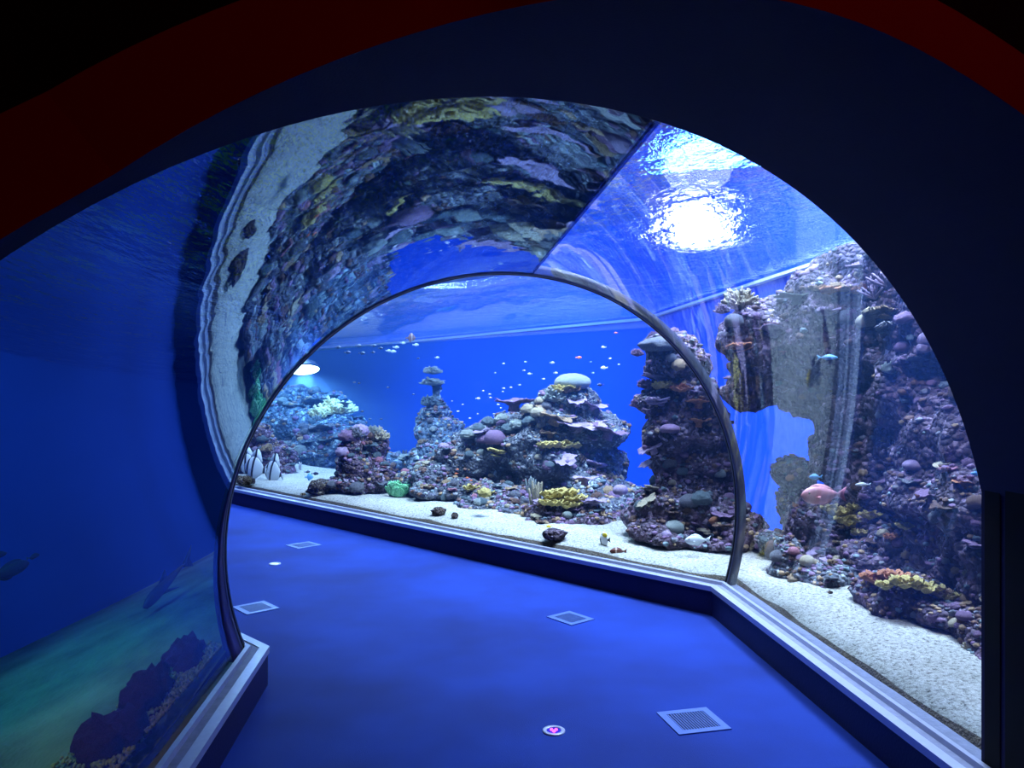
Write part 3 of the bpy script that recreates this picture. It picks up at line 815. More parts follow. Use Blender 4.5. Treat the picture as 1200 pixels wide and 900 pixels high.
r10, on10 = outcrop('reef_mound', 'low bank of pale rounded corals between the spire and the green coral',
  [(510,560,9.6,42,16,.4),(545,575,9.3,40,14,.4),(580,585,9.0,36,12,.35),(485,562,9.9,24,14,.35),(560,592,8.7,30,8,.3),(500,576,9.2,22,10,.3),(600,600,8.5,24,10,.3)],
  'rock_pale', 10, .045, .06, 90, 380, (.045, .085), mats=['c_grey', 'c_teal', 'c_white', 'c_cream', 'c_grey', 'c_tan', 'c_pink'], kinds=['knob_coral', 'lump_coral', 'brain_coral', 'knob_coral', 'leaf_coral'])
on10('scroll_coral', 'c_yellow', 553, 575, 11); on10('scroll_coral', 'c_yellow', 568, 580, 11)

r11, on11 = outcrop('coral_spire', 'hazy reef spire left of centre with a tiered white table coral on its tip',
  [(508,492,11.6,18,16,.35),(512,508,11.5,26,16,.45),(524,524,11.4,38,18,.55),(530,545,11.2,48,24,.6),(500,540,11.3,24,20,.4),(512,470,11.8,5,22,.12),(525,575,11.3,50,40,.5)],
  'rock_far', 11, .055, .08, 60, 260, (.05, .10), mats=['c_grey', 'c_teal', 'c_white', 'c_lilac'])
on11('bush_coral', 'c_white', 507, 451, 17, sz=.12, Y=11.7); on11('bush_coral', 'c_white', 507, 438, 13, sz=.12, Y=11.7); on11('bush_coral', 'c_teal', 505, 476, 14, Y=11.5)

r12, on12 = outcrop('reef_mound', 'reef mound with pale bushy soft corals on top, behind the sand at the left',
  [(425,545,10.0,30,26,.45),(420,522,10.0,24,16,.4),(440,560,9.9,26,16,.4),(410,566,9.8,32,12,.35),(436,530,10.1,20,16,.35),(430,580,10.2,26,22,.4)],
  'rock', 12, .045, .07, 56, 260, (.045, .09), mats=['c_grey', 'c_teal', 'c_mauve', 'c_brown', 'c_pink'])
on12('bush_coral', 'c_cream', 441, 516, 17); on12('bush_coral', 'c_white', 437, 508, 10); on12('knob_coral', 'c_mauve', 407, 514, 12); on12('knob_coral', 'c_lilac', 422, 508, 12); on12('bush_coral', 'c_grey', 415, 513, 14); on12('lump_coral', 'c_lilac', 402, 532, 9)
on12('knob_coral', 'c_grey', 418, 574, 10); on12('knob_coral', 'c_grey', 390, 570, 8)

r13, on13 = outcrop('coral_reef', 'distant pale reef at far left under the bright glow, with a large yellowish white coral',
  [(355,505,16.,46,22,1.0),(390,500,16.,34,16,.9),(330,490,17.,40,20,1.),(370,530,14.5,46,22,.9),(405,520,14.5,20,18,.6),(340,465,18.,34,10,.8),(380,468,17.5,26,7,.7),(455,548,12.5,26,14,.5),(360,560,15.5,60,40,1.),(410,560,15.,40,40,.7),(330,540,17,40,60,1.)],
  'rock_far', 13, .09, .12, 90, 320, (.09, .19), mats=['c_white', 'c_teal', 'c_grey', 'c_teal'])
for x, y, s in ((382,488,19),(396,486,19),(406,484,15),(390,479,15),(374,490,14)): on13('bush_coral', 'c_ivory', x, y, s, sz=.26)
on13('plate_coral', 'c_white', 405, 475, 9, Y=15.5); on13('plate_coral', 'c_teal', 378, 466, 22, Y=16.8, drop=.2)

r14, on14 = outcrop('reef_rock', 'dark purple reef rock at the far left edge of the ring, behind the batfish',
  [(302,520,12.2,20,26,.4),(318,535,12.1,26,22,.35),(296,548,12.1,26,18,.3),(332,556,11.9,14,8,.2)],
  'rock', 14, .045, .07, 44, 180, (.045, .085), mats=['c_mauve', 'c_lilac', 'c_grey', 'c_teal'])
on14('knob_coral', 'c_teal', 306, 516, 7); on14('plate_coral', 'c_white', 337, 529, 10, Y=11.)

# ------------------------------------------------------------------ loose stones on the sand
def sand_at(x, y):
    p = on_z(x, y, .27)
    for _ in range(4): p = on_z(x, y, sand_z(p))
    return p
def stone(x, y, px, label, mat='stone', seed=0, flat=.6):
    p = sand_at(x, y); s = px/F*p.y
    me = m_lump(seed+50, .35, flat, 2.4)
    for v in me.vertices: v.co += Vector((0, 0, .12))+v.co.normalized()*.12*noise.noise(v.co*6.)
    o = obj('stone', me, M[mat]); o.location = p-Vector((0, 0, s*.1)); o.scale = (s, s, s); o.rotation_euler[2] = seed*1.3
    return tag(o, label, 'stone', 'loose stones on the sand')
stone(376, 576, 15, 'rough brown stone lying on the sand in front of the bushy coral mound', 'stone', 1, .7)
stone(514, 602, 8, 'larger dark stone of the two on bare sand near the window ledge', 'stone', 2, .7)
stone(533, 606, 4, 'smaller dark pointed stone of the two on bare sand near the ledge', 'stone', 3, 1.1)
stone(288, 566, 10, 'brown stone on the sand under the striped batfish', 'stone', 4, .6)
stone(355, 580, 3, 'tiny pebble alone on the sand below the dark dots of fish', 'stone', 5)
stone(790, 628, 10, 'pale rounded stone at the foot of the dark coral pillar', 'c_cream', 6, .8)
stone(945, 668, 9, 'round cream stone like a ball beside the boulder cluster', 'c_cream', 7, .95)
stone(973, 695, 3, 'small dark pebble on the sand near the right ledge', 'stone', 8)
stone(650, 630, 14, 'low dark stone on the sand in front of the yellow frilled coral', 'rock', 9, .5)
p = sand_at(465, 583)
g = thing('green_coral', 'bright green leafy coral standing alone on the sand edge', 'coral', p)
for a, s, k in ((0., 1., 0), (.7, .9, 1), (-.7, .8, 2)):
    o = put(g, 'leaf_coral', 'c_green', p+Vector((.05*a, 0, .02)), .19*s, rot=a, tilt=(-.8, a*.6), var=k, label=False)

#REEFEND
# ------------------------------------------------------------------ the water itself: clear blue, faintly scattering
m, t, o = nt('tank_water')
vs = N(t, 'ShaderNodeVolumeScatter', {'Color': (.14, .38, 1., 1), 'Density': .028, 'Anisotropy': .45})
va = N(t, 'ShaderNodeVolumeAbsorption', {'Color': (.05, .6, 1., 1), 'Density': .045})
ad = N(t, 'ShaderNodeAddShader', {0: vs.outputs[0], 1: va.outputs[0]})
t.links.new(ad.outputs[0], o.inputs['Volume']); M['water'] = m
prof = [(1.6, .12)]+[arc(T_BASE+(T_SEAM-T_BASE)*k/24, .075) for k in range(25)]+[(.12, WATER_Z-.005), (9.5, WATER_Z-.005), (9.5, -1.7), (4.7, -1.7), (3.35, .1)]
wat = sweep('tank_water', prof, M['water'], (SEG1, SEG2))
tag(wat, 'clear blue water filling the reef tank', 'water', kind='stuff')

#T0
# ------------------------------------------------------------------ floor fittings
M['vent'] = simple('vent_frame_metal', srgb(84, 110, 176), .4, .2, .05, 30.)
M['dark'] = simple('dark_hollow', srgb(8, 8, 14), .9, 0, .1, 9.)
def vent(corners, label, nslat=14, w=.036):
    pts = [on_z(x, y, 0) for x, y in corners]
    c = sum(pts, Vector())/4
    ex = ((pts[1]-pts[0])+(pts[2]-pts[3]))/2; ey = ((pts[3]-pts[0])+(pts[2]-pts[1]))/2
    ang = math.atan2(ex.y, ex.x); lx, ly = ex.length/2, ey.length/2
    root = thing('floor_vent', label, 'vent', (c.x, c.y, 0), 'floor vents'); root.rotation_euler[2] = ang
    bm = bmesh.new()
    for a, b in (((-lx, -ly), (lx, -ly+w)), ((-lx, ly-w), (lx, ly)), ((-lx, -ly+w), (-lx+w, ly-w)), ((lx-w, -ly+w), (lx, ly-w))):
        box(bm, (a[0], a[1], 0), (b[0], b[1], .006))
    obj('frame', bm, M['vent'], root, False)
    bm = bmesh.new(); box(bm, (-lx+w, -ly+w, .0002), (lx-w, ly-w, .001)); obj('duct_opening', bm, M['dark'], root, False)  # flat near-black plate, painted shade in place of a deep duct
    bm = bmesh.new(); iw = 2*(lx-w)
    for k in range(nslat):
        x = -lx+w+iw*(k+.5)/nslat; box(bm, (x-iw/nslat*.2, -ly+w, .0005), (x+iw/nslat*.2, ly-w, .005))
    obj('grille', bm, M['vent'], root, False)
vent([(769, 836), (826, 830), (859, 855), (796, 862)], 'square floor vent with fine slats, nearest the right kerb')
vent([(643, 722), (670, 717), (694, 726), (667, 735)], 'floor vent in the middle of the carpet, faint blue frame')
vent([(271, 712), (308, 705), (329, 713), (290, 721)], 'floor vent with a pale frame beside the left kerb corner')
vent([(336, 639), (363, 635), (376, 639), (348, 644)], 'farthest floor vent, small pale frame near the long kerb')
def marker(x, y, label, glow):
    p = on_z(x, y, 0); root = thing('floor_light', label, 'floor light', (p.x, p.y, 0), 'round floor lights')
    def ringm(r0, r1, z):
        V = []; Fc = []; n = 28
        for k in range(n):
            a = 2*math.pi*k/n
            for r, zz in ((r0, 0), (r0, z), (r1, z), (r1, 0)): V.append((r*math.cos(a), r*math.sin(a), zz))
        for k in range(n):
            k2 = (k+1) % n
            for j in range(3): Fc.append((k*4+j, k2*4+j, k2*4+j+1, k*4+j+1))
        return pyd('rim', V, Fc)
    obj('rim', ringm(.034, .052, .006), M['steel'], root)
    bm = bmesh.new(); bmesh.ops.create_cone(bm, cap_ends=True, segments=28, radius1=.034, radius2=.033, depth=.004, matrix=Matrix.Translation((0, 0, .002)))
    lens = obj('lens', bm, M['lens_dark'] if glow else M['rail'], root, False)
    if glow:
        bm = bmesh.new()
        for k in range(3):
            a = 2.1*k+.5; bmesh.ops.create_uvsphere(bm, u_segments=10, v_segments=6, radius=.008, matrix=Matrix.Translation((.012*math.cos(a), .012*math.sin(a), .004)))
        obj('glowing_diode', bm, M['diode'], lens)
M['lens_dark'] = simple('violet_lens', srgb(60, 40, 190), .2, 0, .1, 9.)
M['diode'] = emit('violet_diode', (1., .1, .9), 3.)
marker(649, 857, 'round floor light near the camera, glowing violet in its centre', True)
marker(322, 661, 'small unlit white round floor light by the far vents', False)

# ------------------------------------------------------------------ fish
def fish_mesh(L=1., hmax=.22, wmax=.09, prof='oval', tail=.2, dorsal=.1, anal=.08, fork=.5):
    """one continuous body with dorsal, anal, tail and pectoral fins; nose at +X"""
    bm = bmesh.new(); n, sg = 15, 12; rings = []
    def h(q):
        if prof == 'disc': return hmax*(math.sin(math.pi*min(1, q*.97+.02))**.72)*(1-.15*q)
        if prof == 'shark': return hmax*(math.sin(math.pi*min(1, q**.62*.99))**.8)*(1-.35*q)+.008
        return hmax*(math.sin(math.pi*min(1, q**.75*.94+.02))**.85)
    for i in range(n):
        q = i/(n-1); x = L*(.5-.8*q); hh = max(h(q), .012*L if i == 0 else .03*L*(1.2-q)); ww = max(wmax*math.sin(math.pi*min(1, q**.7*.95+.03))**.9, .012*L)
        rings.append([bm.verts.new((x, ww*math.cos(2*math.pi*k/sg), hh*math.sin(2*math.pi*k/sg))) for k in range(sg)])
    for i in range(n-1):
        for k in range(sg): bm.faces.new((rings[i][k], rings[i+1][k], rings[i+1][(k+1) % sg], rings[i][(k+1) % sg]))
    bm.faces.new(rings[0]); bm.faces.new(rings[-1][::-1])
    def fin(pts, th=.008*L):
        a = [bm.verts.new((x, y+th, z)) for x, y, z in pts]; b = [bm.verts.new((x, y-th, z)) for x, y, z in pts]
        bm.faces.new(a); bm.faces.new(b[::-1])
        m = len(pts)
        for k in range(m): bm.faces.new((a[k], b[k], b[(k+1) % m], a[(k+1) % m]))
    xt = -.28*L
    fin([(xt, 0, .03*L), (xt-tail*L, 0, .75*tail*L), (xt-tail*L*(1-fork*.6), 0, 0), (xt-tail*L, 0, -.75*tail*L), (xt, 0, -.03*L)])
    hz = lambda q: h(q)*.96
    xq = lambda q: L*(.5-.8*q)
    if prof == 'shark':
        fin([(xq(.36), 0, hz(.36)), (xq(.52), 0, hz(.5)+dorsal*L), (xq(.56), 0, hz(.55))])
        fin([(xq(.3), .0, -hz(.3)*.6), (xq(.52), .24*L, -hz(.4)*1.2), (xq(.46), .0, -hz(.45)*.6)]); fin([(xq(.3), .0, -hz(.3)*.6), (xq(.52), -.24*L, -hz(.4)*1.2), (xq(.46), .0, -hz(.45)*.6)])
    else:
        qs = [.22+.06*k for k in range(11)]
        fin([(xq(q), 0, hz(q)*.9) for q in qs]+[(xq(q)-.02*L, 0, hz(q)+dorsal*L*math.sin(math.pi*(j+1.5)/12.5)) for j, q in reversed(list(enumerate(qs)))])
        qs = [.45+.05*k for k in range(8)]
        fin([(xq(q), 0, -hz(q)*.9) for q in qs][::-1]+[(xq(q)-.03*L, 0, -hz(q)-anal*L*math.sin(math.pi*(j+1.5)/9.5)) for j, q in enumerate(qs)])
        for sd in (1, -1):
            fin([(xq(.3), sd*wmax*.9, -.03*L), (xq(.42), sd*(wmax+.05*L), .0), (xq(.44), sd*(wmax+.05*L), -.08*L)], .004*L)
    bmesh.ops.recalc_face_normals(bm, faces=bm.faces)
    me = bpy.data.meshes.new('fish'); bm.to_mesh(me); bm.free(); me.shade_auto_smooth() if hasattr(me, 'shade_auto_smooth') else me.shade_smooth(); return me

def fish_mat(name, base, stripes=(), rough=.4, axis=0):
    """bands across the body: list of (x0, x1, colour) in body lengths, nose at +.5"""
    m, t, o = nt(name)
    tc = N(t, 'ShaderNodeTexCoord').outputs['Object']
    sx = N(t, 'ShaderNodeSeparateXYZ', {0: tc}).outputs[axis]
    mr = N(t, 'ShaderNodeMapRange', {'Value': sx, 'From Min': -.6, 'From Max': .6}).outputs[0]
    st = [(0., base)]
    for x0, x1, c in sorted(stripes): st += [((x0+.6)/1.2, c), ((x1+.6)/1.2, base)]
    c = ramp(t, mr, st, 'CONSTANT')
    b = N(t, 'ShaderNodeBsdfPrincipled', {'Base Color': c, 'Roughness': rough, 'Specular IOR Level': .4})
    t.links.new(b.outputs[0], o.inputs[0]); return m
M['f_silver'] = fish_mat('silver_fish', srgb(205, 212, 220))
M['f_white'] = fish_mat('pale_fish', srgb(236, 238, 236))
M['f_orange'] = fish_mat('orange_fish', srgb(226, 116, 66))
M['f_dark'] = fish_mat('dark_fish', srgb(22, 26, 46))
M['f_brown'] = fish_mat('brown_fish', srgb(112, 62, 48), ((.1, .2, srgb(200, 170, 150)),))
M['f_bat'] = fish_mat('banded_batfish', srgb(196, 206, 214), ((-.34, -.26, srgb(20, 20, 26)), (.08, .16, srgb(24, 24, 30)), (.3, .38, srgb(24, 24, 30))))
M['f_butter'] = fish_mat('butterfly_fish', srgb(240, 240, 236), ((-.6, -.25, srgb(30, 28, 24)), (.26, .36, srgb(20, 20, 20))))
M['f_pink'] = fish_mat('pink_fish', srgb(214, 150, 160), ((-.6, -.2, srgb(170, 110, 130)),))
M['f_blue'] = fish_mat('light_blue_fish', srgb(110, 176, 232))
M['f_yellow'] = fish_mat('yellow_patch', srgb(236, 206, 40))
M['f_shark'] = fish_mat('shark_skin', srgb(15, 20, 32), (), .6)
M['eye'] = simple('fish_eye', srgb(8, 8, 10), .15)
SMALLFISH = fish_mesh(1., .17, .08, 'oval', .2, .07, .06)
DISCFISH = fish_mesh(1., .36, .08, 'disc', .2, .16, .14, .2)
SLIMFISH = fish_mesh(1., .10, .06, 'oval', .16, .05, .04)
BATFISH = fish_mesh(1., .42, .09, 'disc', .18, .3, .28, .2)
ROUNDFISH = fish_mesh(1., .18, .08, 'oval', .2, .05, .04)
SHARK = fish_mesh(1., .085, .075, 'shark', .2, .11, 0, .5)
_fm = {}
def swim(name, base, mat, pos, L, heading, label, cat='fish', group=None, pitch=0., eyes=False, eyex=.36, eyez=.05, eyew=.055):
    """heading 0 = nose towards +X (right in the photograph), counted anticlockwise"""
    key = (base.name, mat)
    if key not in _fm: _fm[key] = base.copy(); _fm[key].materials.append(M[mat])
    o = bpy.data.objects.new(name, _fm[key]); COL.objects.link(o)
    o.location = pos; o.scale = (L, L, L); o.rotation_euler = Euler((0, -pitch, heading))
    tag(o, label, cat, group)
    if eyes:
        for sd in (1, -1):
            bm = bmesh.new(); bmesh.ops.create_uvsphere(bm, u_segments=10, v_segments=8, radius=.022, matrix=Matrix.Translation((eyex, sd*eyew, eyez)))
            obj('eye', bm, M['eye'], o)
    return o
def swimpx(name, base, mat, x, y, Y, px, heading, label, **kw):
    return swim(name, base, mat, at(x, y, Y), px/F*Y, heading, label, **kw)
PI = math.pi
# banded batfish at the left end of the long window
swimpx('batfish', BATFISH, 'f_bat', 301, 549, 11.1, 34, PI-.35, 'silver batfish with dark bands at the far left, middle of the three', group='banded batfish', pitch=.2, eyes=True)
swimpx('batfish', BATFISH, 'f_bat', 322, 554, 11.0, 34, PI-.55, 'silver banded batfish nearest the bare sand, rightmost of the three', group='banded batfish', pitch=.25, eyes=True)
swimpx('batfish', BATFISH, 'f_bat', 292, 543, 11.4, 30, PI-.2, 'silver banded batfish half hidden at the very edge of the ring', group='banded batfish', eyes=True)
swimpx('surgeonfish', SMALLFISH, 'f_silver', 818, 633, 6.2, 32, PI+.1, 'pale grey fish gliding over the sand just left of the joint ring', eyes=True)
b = swimpx('butterflyfish', DISCFISH, 'f_butter', 709, 633, 6.6, 21, 2.1, 'white butterflyfish with yellow back and black tail over the sand', pitch=-.2, eyes=True)
bm = bmesh.new(); bmesh.ops.create_uvsphere(bm, u_segments=14, v_segments=10, radius=.2, matrix=Matrix.Translation((-.02, 0, .26)) @ Matrix.Diagonal((1.2, .3, .75, 1)))
obj('yellow_back', bm, M['f_yellow'], b)['label'] = 'yellow patch on the back'
swimpx('wrasse', SMALLFISH, 'f_brown', 725, 646, 6.4, 21, PI, 'small brown fish hovering low over the sand beside the butterflyfish', eyes=True)
swimpx('parrotfish', ROUNDFISH, 'f_pink', 966, 580, 4.9, 60, PI+.2, 'large pinkish fish in front of the white streak on the right', eyes=True)
swimpx('sergeant_fish', SMALLFISH, 'f_blue', 956, 559, 4.85, 17, PI+.1, 'small bluish fish just above the large pinkish fish')
swimpx('cleaner_fish', SLIMFISH, 'f_blue', 969, 419, 5.2, 26, 0., 'slim light blue fish in front of the dark reef wall')
swimpx('slim_fish', SLIMFISH, 'f_silver', 1012, 568, 4.9, 20, PI, 'slim silvery fish in the dark recess beside the pinkish fish')
swimpx('slim_fish', SLIMFISH, 'f_blue', 1148, 555, 4.0, 22, PI, 'slim pale blue fish at the right edge above the ledge corals')
swimpx('surgeonfish', DISCFISH, 'f_brown', 985, 312, 6.3, 20, PI, 'brown fish under the right end of the white rail', eyes=True)
swimpx('damselfish', SMALLFISH, 'f_dark', 369, 555, 10.3, 9, 0., 'dark fish over the sand right of the blue one at left', group='dark fish over the left sand')
swimpx('damselfish', SMALLFISH, 'f_dark', 360, 553, 10.3, 7, .4, 'smaller dark fish just above the pale blue one at left', group='dark fish over the left sand')
swimpx('surgeonfish', DISCFISH, 'f_blue', 362, 559, 10.2, 10, 0., 'pale blue fish under two dark fish above the left sand')
swimpx('surgeonfish', DISCFISH, 'f_silver', 352, 546, 10.5, 12, 2.2, 'pale silver fish tilted nose down above the left sand', pitch=-.6)
swimpx('clownfish', SMALLFISH, 'f_yellow', 644, 617, 7.3, 8, PI, 'tiny yellow fish in front of the yellow frilled coral')
g1 = 'small pale fish in the blue water'; l1 = 'tiny pale fish hovering in the blue water above the middle reef'
sp = [(707.5,407,7),(647,425,7),(651,437,6),(621,438,6),(614,434,4),(616,424,4),(708,431,9),(692,424,3),(695,437,4),(725,427,3),(609,451,4),(599,454,4),(590,455,4),(589,459,3),
      (574,462,4),(575,466,4),(560,467,6),(584,474,4),(587,478,3),(579,485,4),(542,474,3),(537,482,4),(551,490,4),(632,461,3),(637,444,4),(580,437,3),(560,485,3),(566,458,3),(600,470,3),(530,470,3),(672,440,4),(715,420,4),(590,426,4)]
rr = random.Random(5)
for x, y, px in sp:
    swimpx('anthias', SMALLFISH, rr.choice(['f_white', 'f_white', 'f_silver']), x, y, rr.uniform(8.4, 9.0) if y > 455 else rr.uniform(9, 12), px, rr.choice([0, PI])+rr.uniform(-.5, .5), l1, group=g1)
for x, y, px in ((678,419,8),(535,555,5),(548,560,5),(552,563,4),(722,390,5),(536,550,4)):
    swimpx('anthias', SMALLFISH, 'f_orange', x, y, 8.2 if y > 500 else 9.5, px, rr.choice([0, PI])+rr.uniform(-.4, .4), 'tiny orange fish near the middle reef', group='small orange fish')
for x, y, px in ((396,406,8),(407,412,9),(420,404,8),(424,413,9),(437,412,6),(438,404,7),(446,407,7)):
    swimpx('fusilier', SMALLFISH, 'f_dark', x, y+1, 13.5, px, rr.uniform(-.4, .1), 'slim dark fish in the school just below the white rail', group='dark school under the rail')
for x, y, px in ((460,412,9),(464,407,8),(472,402,7),(487,404,8),(512,419,6),(455,411,7)):
    swimpx('fusilier', SMALLFISH, 'f_white', x, y, 13., px, rr.uniform(-.3, .3), 'slim bright fish in the school just below the white rail', group='bright school under the rail')
for x, y, px in ((415,448,4),(421,449,4),(455,454,4),(424,482,5),(447,491,4),(434,491,4),(704,451,9),(694,459,6),(485,462,4),(490,420,4)):
    swimpx('damselfish', SMALLFISH, 'f_dark', x, y, 11.5 if x < 600 else 9.2, px, rr.choice([0, PI])+rr.uniform(-.5, .5), 'tiny dark fish in the open blue water', group='small dark fish in the blue water')
swimpx('surgeonfish', DISCFISH, 'f_brown', 481, 396, 12.5, 12, 0., 'brown fish just under the surface beside the bright school')

# ------------------------------------------------------------------ what swims and lies in the left tank (seen bent by the panel)
def left_ray(x, y):
    d = Vector(((x-600)/F, 1., (450-y)/F))
    rx = RT1.x*d.x+RT1.y*d.y; r0 = -(RT1.x*C0.x+RT1.y*C0.y)
    A = (rx/TA)**2+(d.z/TB)**2; B = 2*(rx*r0/TA**2+d.z*(CAMH-TZ)/TB**2); Cc = (r0/TA)**2+((CAMH-TZ)/TB)**2-1
    k = (-B+math.sqrt(max(0, B*B-4*A*Cc)))/(2*A); p = Vector((0, 0, CAMH))+d*k
    r = r0+rx*k; n = Vector((RT1.x*r/TA**2, RT1.y*r/TA**2, (p.z-TZ)/TB**2)).normalized()*-1
    i = d.normalized(); e = 1/1.33; c = -n.dot(i); q = math.sqrt(1-e*e*(1-c*c))
    return p, (i*e+n*(e*c-q)).normalized()
def left_on(x, y, z):
    p, d = left_ray(x, y); return p+d*((z-p.z)/d.z) if d.z < -1e-3 else p+d*2
def left_at(x, y, dist):
    p, d = left_ray(x, y); return p+d*dist
a, b_ = left_at(168, 712, 1.9), left_at(226, 650, 2.0)
dv = a-b_
sh = swim('shark', SHARK, 'f_shark', (a+b_)/2, dv.length, math.atan2(dv.y, dv.x), 'dark grey shark gliding over the sand in the dim left tank', 'shark', pitch=math.asin(max(-1, min(1, dv.z/dv.length))))
for x, y, x2, y2, lb in ((34, 660, -20, 680, 'large dark fish at the left picture edge of the dim tank'), (46, 650, 30, 655, 'small dark fish ahead of the large one in the dim left tank'), (8, 648, -12, 654, 'dark fish above the large one at the edge of the dim tank')):
    a, b_ = left_at(x, y, 1.8), left_at(x2, y2, 1.8); dv = a-b_
    swim('grouper', SMALLFISH, 'f_shark', (a+b_)/2, dv.length, math.atan2(dv.y, dv.x), lb, 'fish', pitch=math.asin(max(-1, min(1, dv.z/dv.length))))
M['sponge'] = coral('dark_red_crust', srgb(58, 20, 44), srgb(112, 46, 72), 24., .9)
for k, (x, y, s, lb) in enumerate(((160, 860, .16, 'dark red crusted boulder against the left panel, nearest the camera'), (205, 812, .17, 'dark red crusted boulder against the left panel, second from the corner'), (243, 765, .15, 'dark red crusted boulder against the left panel, closest to its far corner'))):
    p = left_on(x, y, .34); q = Vector((p.x, p.y))-C0; p = w1(min(q.dot(RT1), -1.66-s*1.05), q.dot(AX1), .34)
    me = m_lump(k+40, .5, .7, 3.4); me2 = m_lump(k+70, .5, .75, 3.)
    bm = bmesh.new(); bm.from_mesh(me2); bm.from_mesh(me); bmesh.ops.translate(bm, verts=bm.verts[-len(me.vertices):], vec=(.55, .2, -.1)); 
    me3 = bpy.data.meshes.new('boulder'); bm.to_mesh(me3); bm.free()
    o = obj('boulder', me3, M['sponge']); o.location = p-Vector((0, 0, .08)); o.scale = (s, s, s*.8); o.rotation_euler[2] = k*1.1+.6
    tag(o, lb, 'boulder', 'boulders along the left panel')

# coarse gravel along the foot of the left panel
M['gravel'] = simple('tan_gravel', srgb(150, 136, 92), .9, 0, .5, 30.)
rg = random.Random(9); V, Fc = [], []
bmv = bmesh.new(); bmesh.ops.create_icosphere(bmv, subdivisions=1, radius=1.); sv = [v.co.copy() for v in bmv.verts]; sf = [[v.index for v in f.verts] for f in bmv.faces]; bmv.free()
for k in range(3200):
    c = w1(-1.60-.42*rg.random()**1.6, rg.uniform(-3.4, -.75), .285); q = rg.uniform(.006, .015); b = len(V)
    for p in sv: V.append(c+Vector((p.x*q*rg.uniform(.8, 1.2), p.y*q*rg.uniform(.8, 1.2), p.z*q*.7)))
    Fc += [[b+i for i in f] for f in sf]
tag(obj('gravel', pyd('gravel', V, Fc), M['gravel']), 'tan gravel lying along the foot of the left panel', 'gravel', kind='stuff')

# ------------------------------------------------------------------ lamps of the tank
M['housing'] = simple('lamp_housing', srgb(30, 32, 40), .5)
def floodlight(loc, target, rad, label, strength, col, power, spot=None, name='floodlight'):
    root = thing(name, label, 'lamp', loc)
    root.rotation_euler = (Vector(target)-Vector(loc)).to_track_quat('-Z', 'Y').to_euler()
    bm = bmesh.new()
    V = []; Fc = []; n = 28
    prof_ = [(0, .26), (.5, .25), (.85, .16), (1.06, 0.), (1.06, -.05), (1.0, -.05), (1.0, .0)]
    for r, z in prof_:
        for k in range(n): V.append((r*rad*math.cos(2*PI*k/n), r*rad*math.sin(2*PI*k/n), z*2*rad+.02))
    for i in range(len(prof_)-1):
        for k in range(n): Fc.append((i*n+k, (i+1)*n+k, (i+1)*n+(k+1) % n, i*n+(k+1) % n))
    bm.free(); obj('housing', pyd('housing', V, Fc), M['housing'], root)
    bm = bmesh.new(); bmesh.ops.create_circle(bm, cap_ends=True, segments=28, radius=rad*.98)
    obj('lens', bm, emit('lamp_lens', col, strength), root, False)['label'] = 'glowing lamp lens'
    if power:
        l = bpy.data.lights.new('lamp', 'SPOT'); l.energy = power; l.color = col; l.spot_size = R(spot or 100); l.spot_blend = .6; l.shadow_soft_size = rad*.5
        o = bpy.data.objects.new('lamp', l); COL.objects.link(o); o.parent = root; o.location = (0, 0, -.05)
floodlight((2.25, 9.6, 4.2), (1.6, 7.0, 0), .42, 'bright white floodlight above the water, blazing through the ripples at upper right', 24., (.8, .88, 1.), 900, 120)
floodlight((-5.5, 21.0, 1.98), (-5.2, 20.35, 0.), .4, 'underwater floodlight glowing white in the haze at far left', 14., (.7, .9, 1.), 3500, 140)

#T1
# ------------------------------------------------------------------ lights
def area(loc, target, size, power, col, sizey=None, spread=180):
    l = bpy.data.lights.new('lamp', 'AREA'); l.energy = power*2.5; l.color = col
    l.shape = 'RECTANGLE'; l.size = size; l.size_y = sizey or size; l.spread = R(spread)
    o = bpy.data.objects.new('lamp', l); COL.objects.link(o); o.location = loc
    o.rotation_euler = (Vector(target)-Vector(loc)).to_track_quat('-Z', 'Y').to_euler(); return o
def spot(loc, target, ang, power, col, rad=.12):
    l = bpy.data.lights.new('lamp', 'SPOT'); l.energy = power; l.color = col; l.spot_size = R(ang); l.spot_blend = .8; l.shadow_soft_size = rad
    o = bpy.data.objects.new('lamp', l); COL.objects.link(o); o.location = loc
    o.rotation_euler = (Vector(target)-Vector(loc)).to_track_quat('-Z', 'Y').to_euler()
WHITE = (.66, .80, 1.)
BLUE = (.10, .34, 1.)
area((2.9, 5.6, 5.8), (3.3, 5.0, 0), 1., 1500, WHITE, 2., 95)
area((1.0, 7.4, 5.8), (.8, 9.2, 0), 2.4, 2500, WHITE, 1.6, 110)
area((-2.5, 13.5, 5.6), (-2.5, 13., 0), 3., 2600, (.36, .62, 1.), 4.)
area((-6., 19, 5.6), (-6, 18.5, 0), 3., 3400, (.36, .64, 1.), 5.)
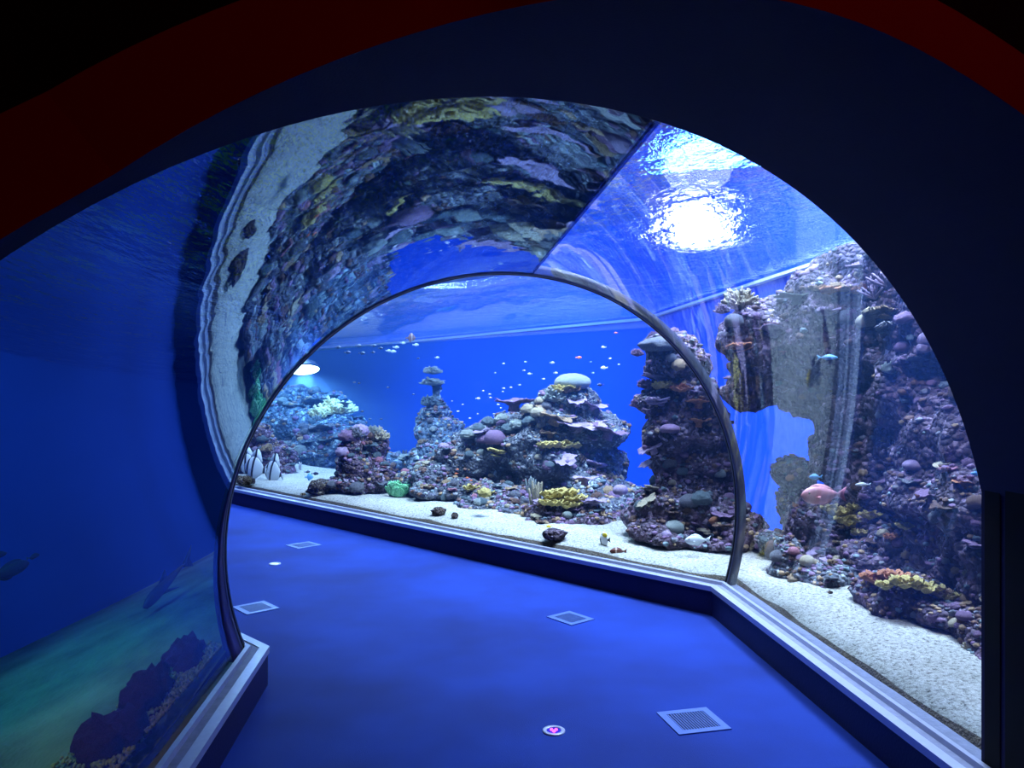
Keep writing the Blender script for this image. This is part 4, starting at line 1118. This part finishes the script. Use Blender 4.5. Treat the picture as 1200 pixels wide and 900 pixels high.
area((-3.4, 8.6, 5.8), (-3.0, 11.2, 0), 1.2, 900, (.5, .72, 1.), 1.2, 120)  # added lamp over the tunnel, brightens the near side of the batfish
area((.9, 3.9, 5.6), (2.7, 4.9, 1.), .8, 190, (.8, .8, 1.), .8, 75)  # added fill for the near side of the right reef
area((0, 11, 4.4), (3., 17, 1), 2., 1500, BLUE, 2.)
area((-2, 15, 4.4), (-3.6, 26, 1.6), 3., 5200, (.16, .46, 1.), 2.)
area((2.4, 6.5, 4.4), (4., 7.5, 1), 1., 500, BLUE, 3.)
spot((-2.2, 1.55, 2.9), (-2.7, 2.6, .2), 58, 105, (.08, .95, .42))
spot((-1.9, 1.5, 2.7), (-4.4, 4.2, 1.6), 120, 300, (.04, .42, 1.))
spot((-2.6, 3.2, 2.9), (-2.4, 4.6, .2), 70, 80, (.08, .7, .8))  # extra unseen teal spot, added to lift the sand behind the shark
spot((-2.0, 1.6, 2.7), (-1.75, 2.9, .3), 44, 48, (.9, .62, .6))  # unseen pinkish spot added to brighten the boulders and panel foot
area((1.0, -.6, 2.9), (.85, 1.6, 2.4), .4, 1.5, (1., .09, .02), .4)

W = bpy.data.worlds.new('World'); S.world = W; W.use_nodes = True
W.node_tree.nodes['Background'].inputs[0].default_value = (.002, .003, .008, 1)
W.node_tree.nodes['Background'].inputs[1].default_value = .3

cam = bpy.data.cameras.new('Camera'); co = bpy.data.objects.new('Camera', cam); COL.objects.link(co)
co.location = (0, 0, CAMH); co.rotation_euler = (R(90), 0, 0)
cam.sensor_width = 36; cam.lens = 36*F/1200; cam.clip_start = .02; cam.clip_end = 200
S.camera = co
S.view_settings.view_transform = 'Standard'; S.view_settings.look = 'None'
S.view_settings.gamma = 1; S.view_settings.use_curve_mapping = False; S.view_settings.exposure = 0.
S.cycles.use_denoising = True
S.cycles.max_bounces = 10; S.cycles.diffuse_bounces = 3; S.cycles.glossy_bounces = 6
S.cycles.transparent_max_bounces = 24; S.cycles.transmission_bounces = 6
S.cycles.caustics_reflective = False; S.cycles.caustics_refractive = False
S.cycles.sample_clamp_indirect = 4.
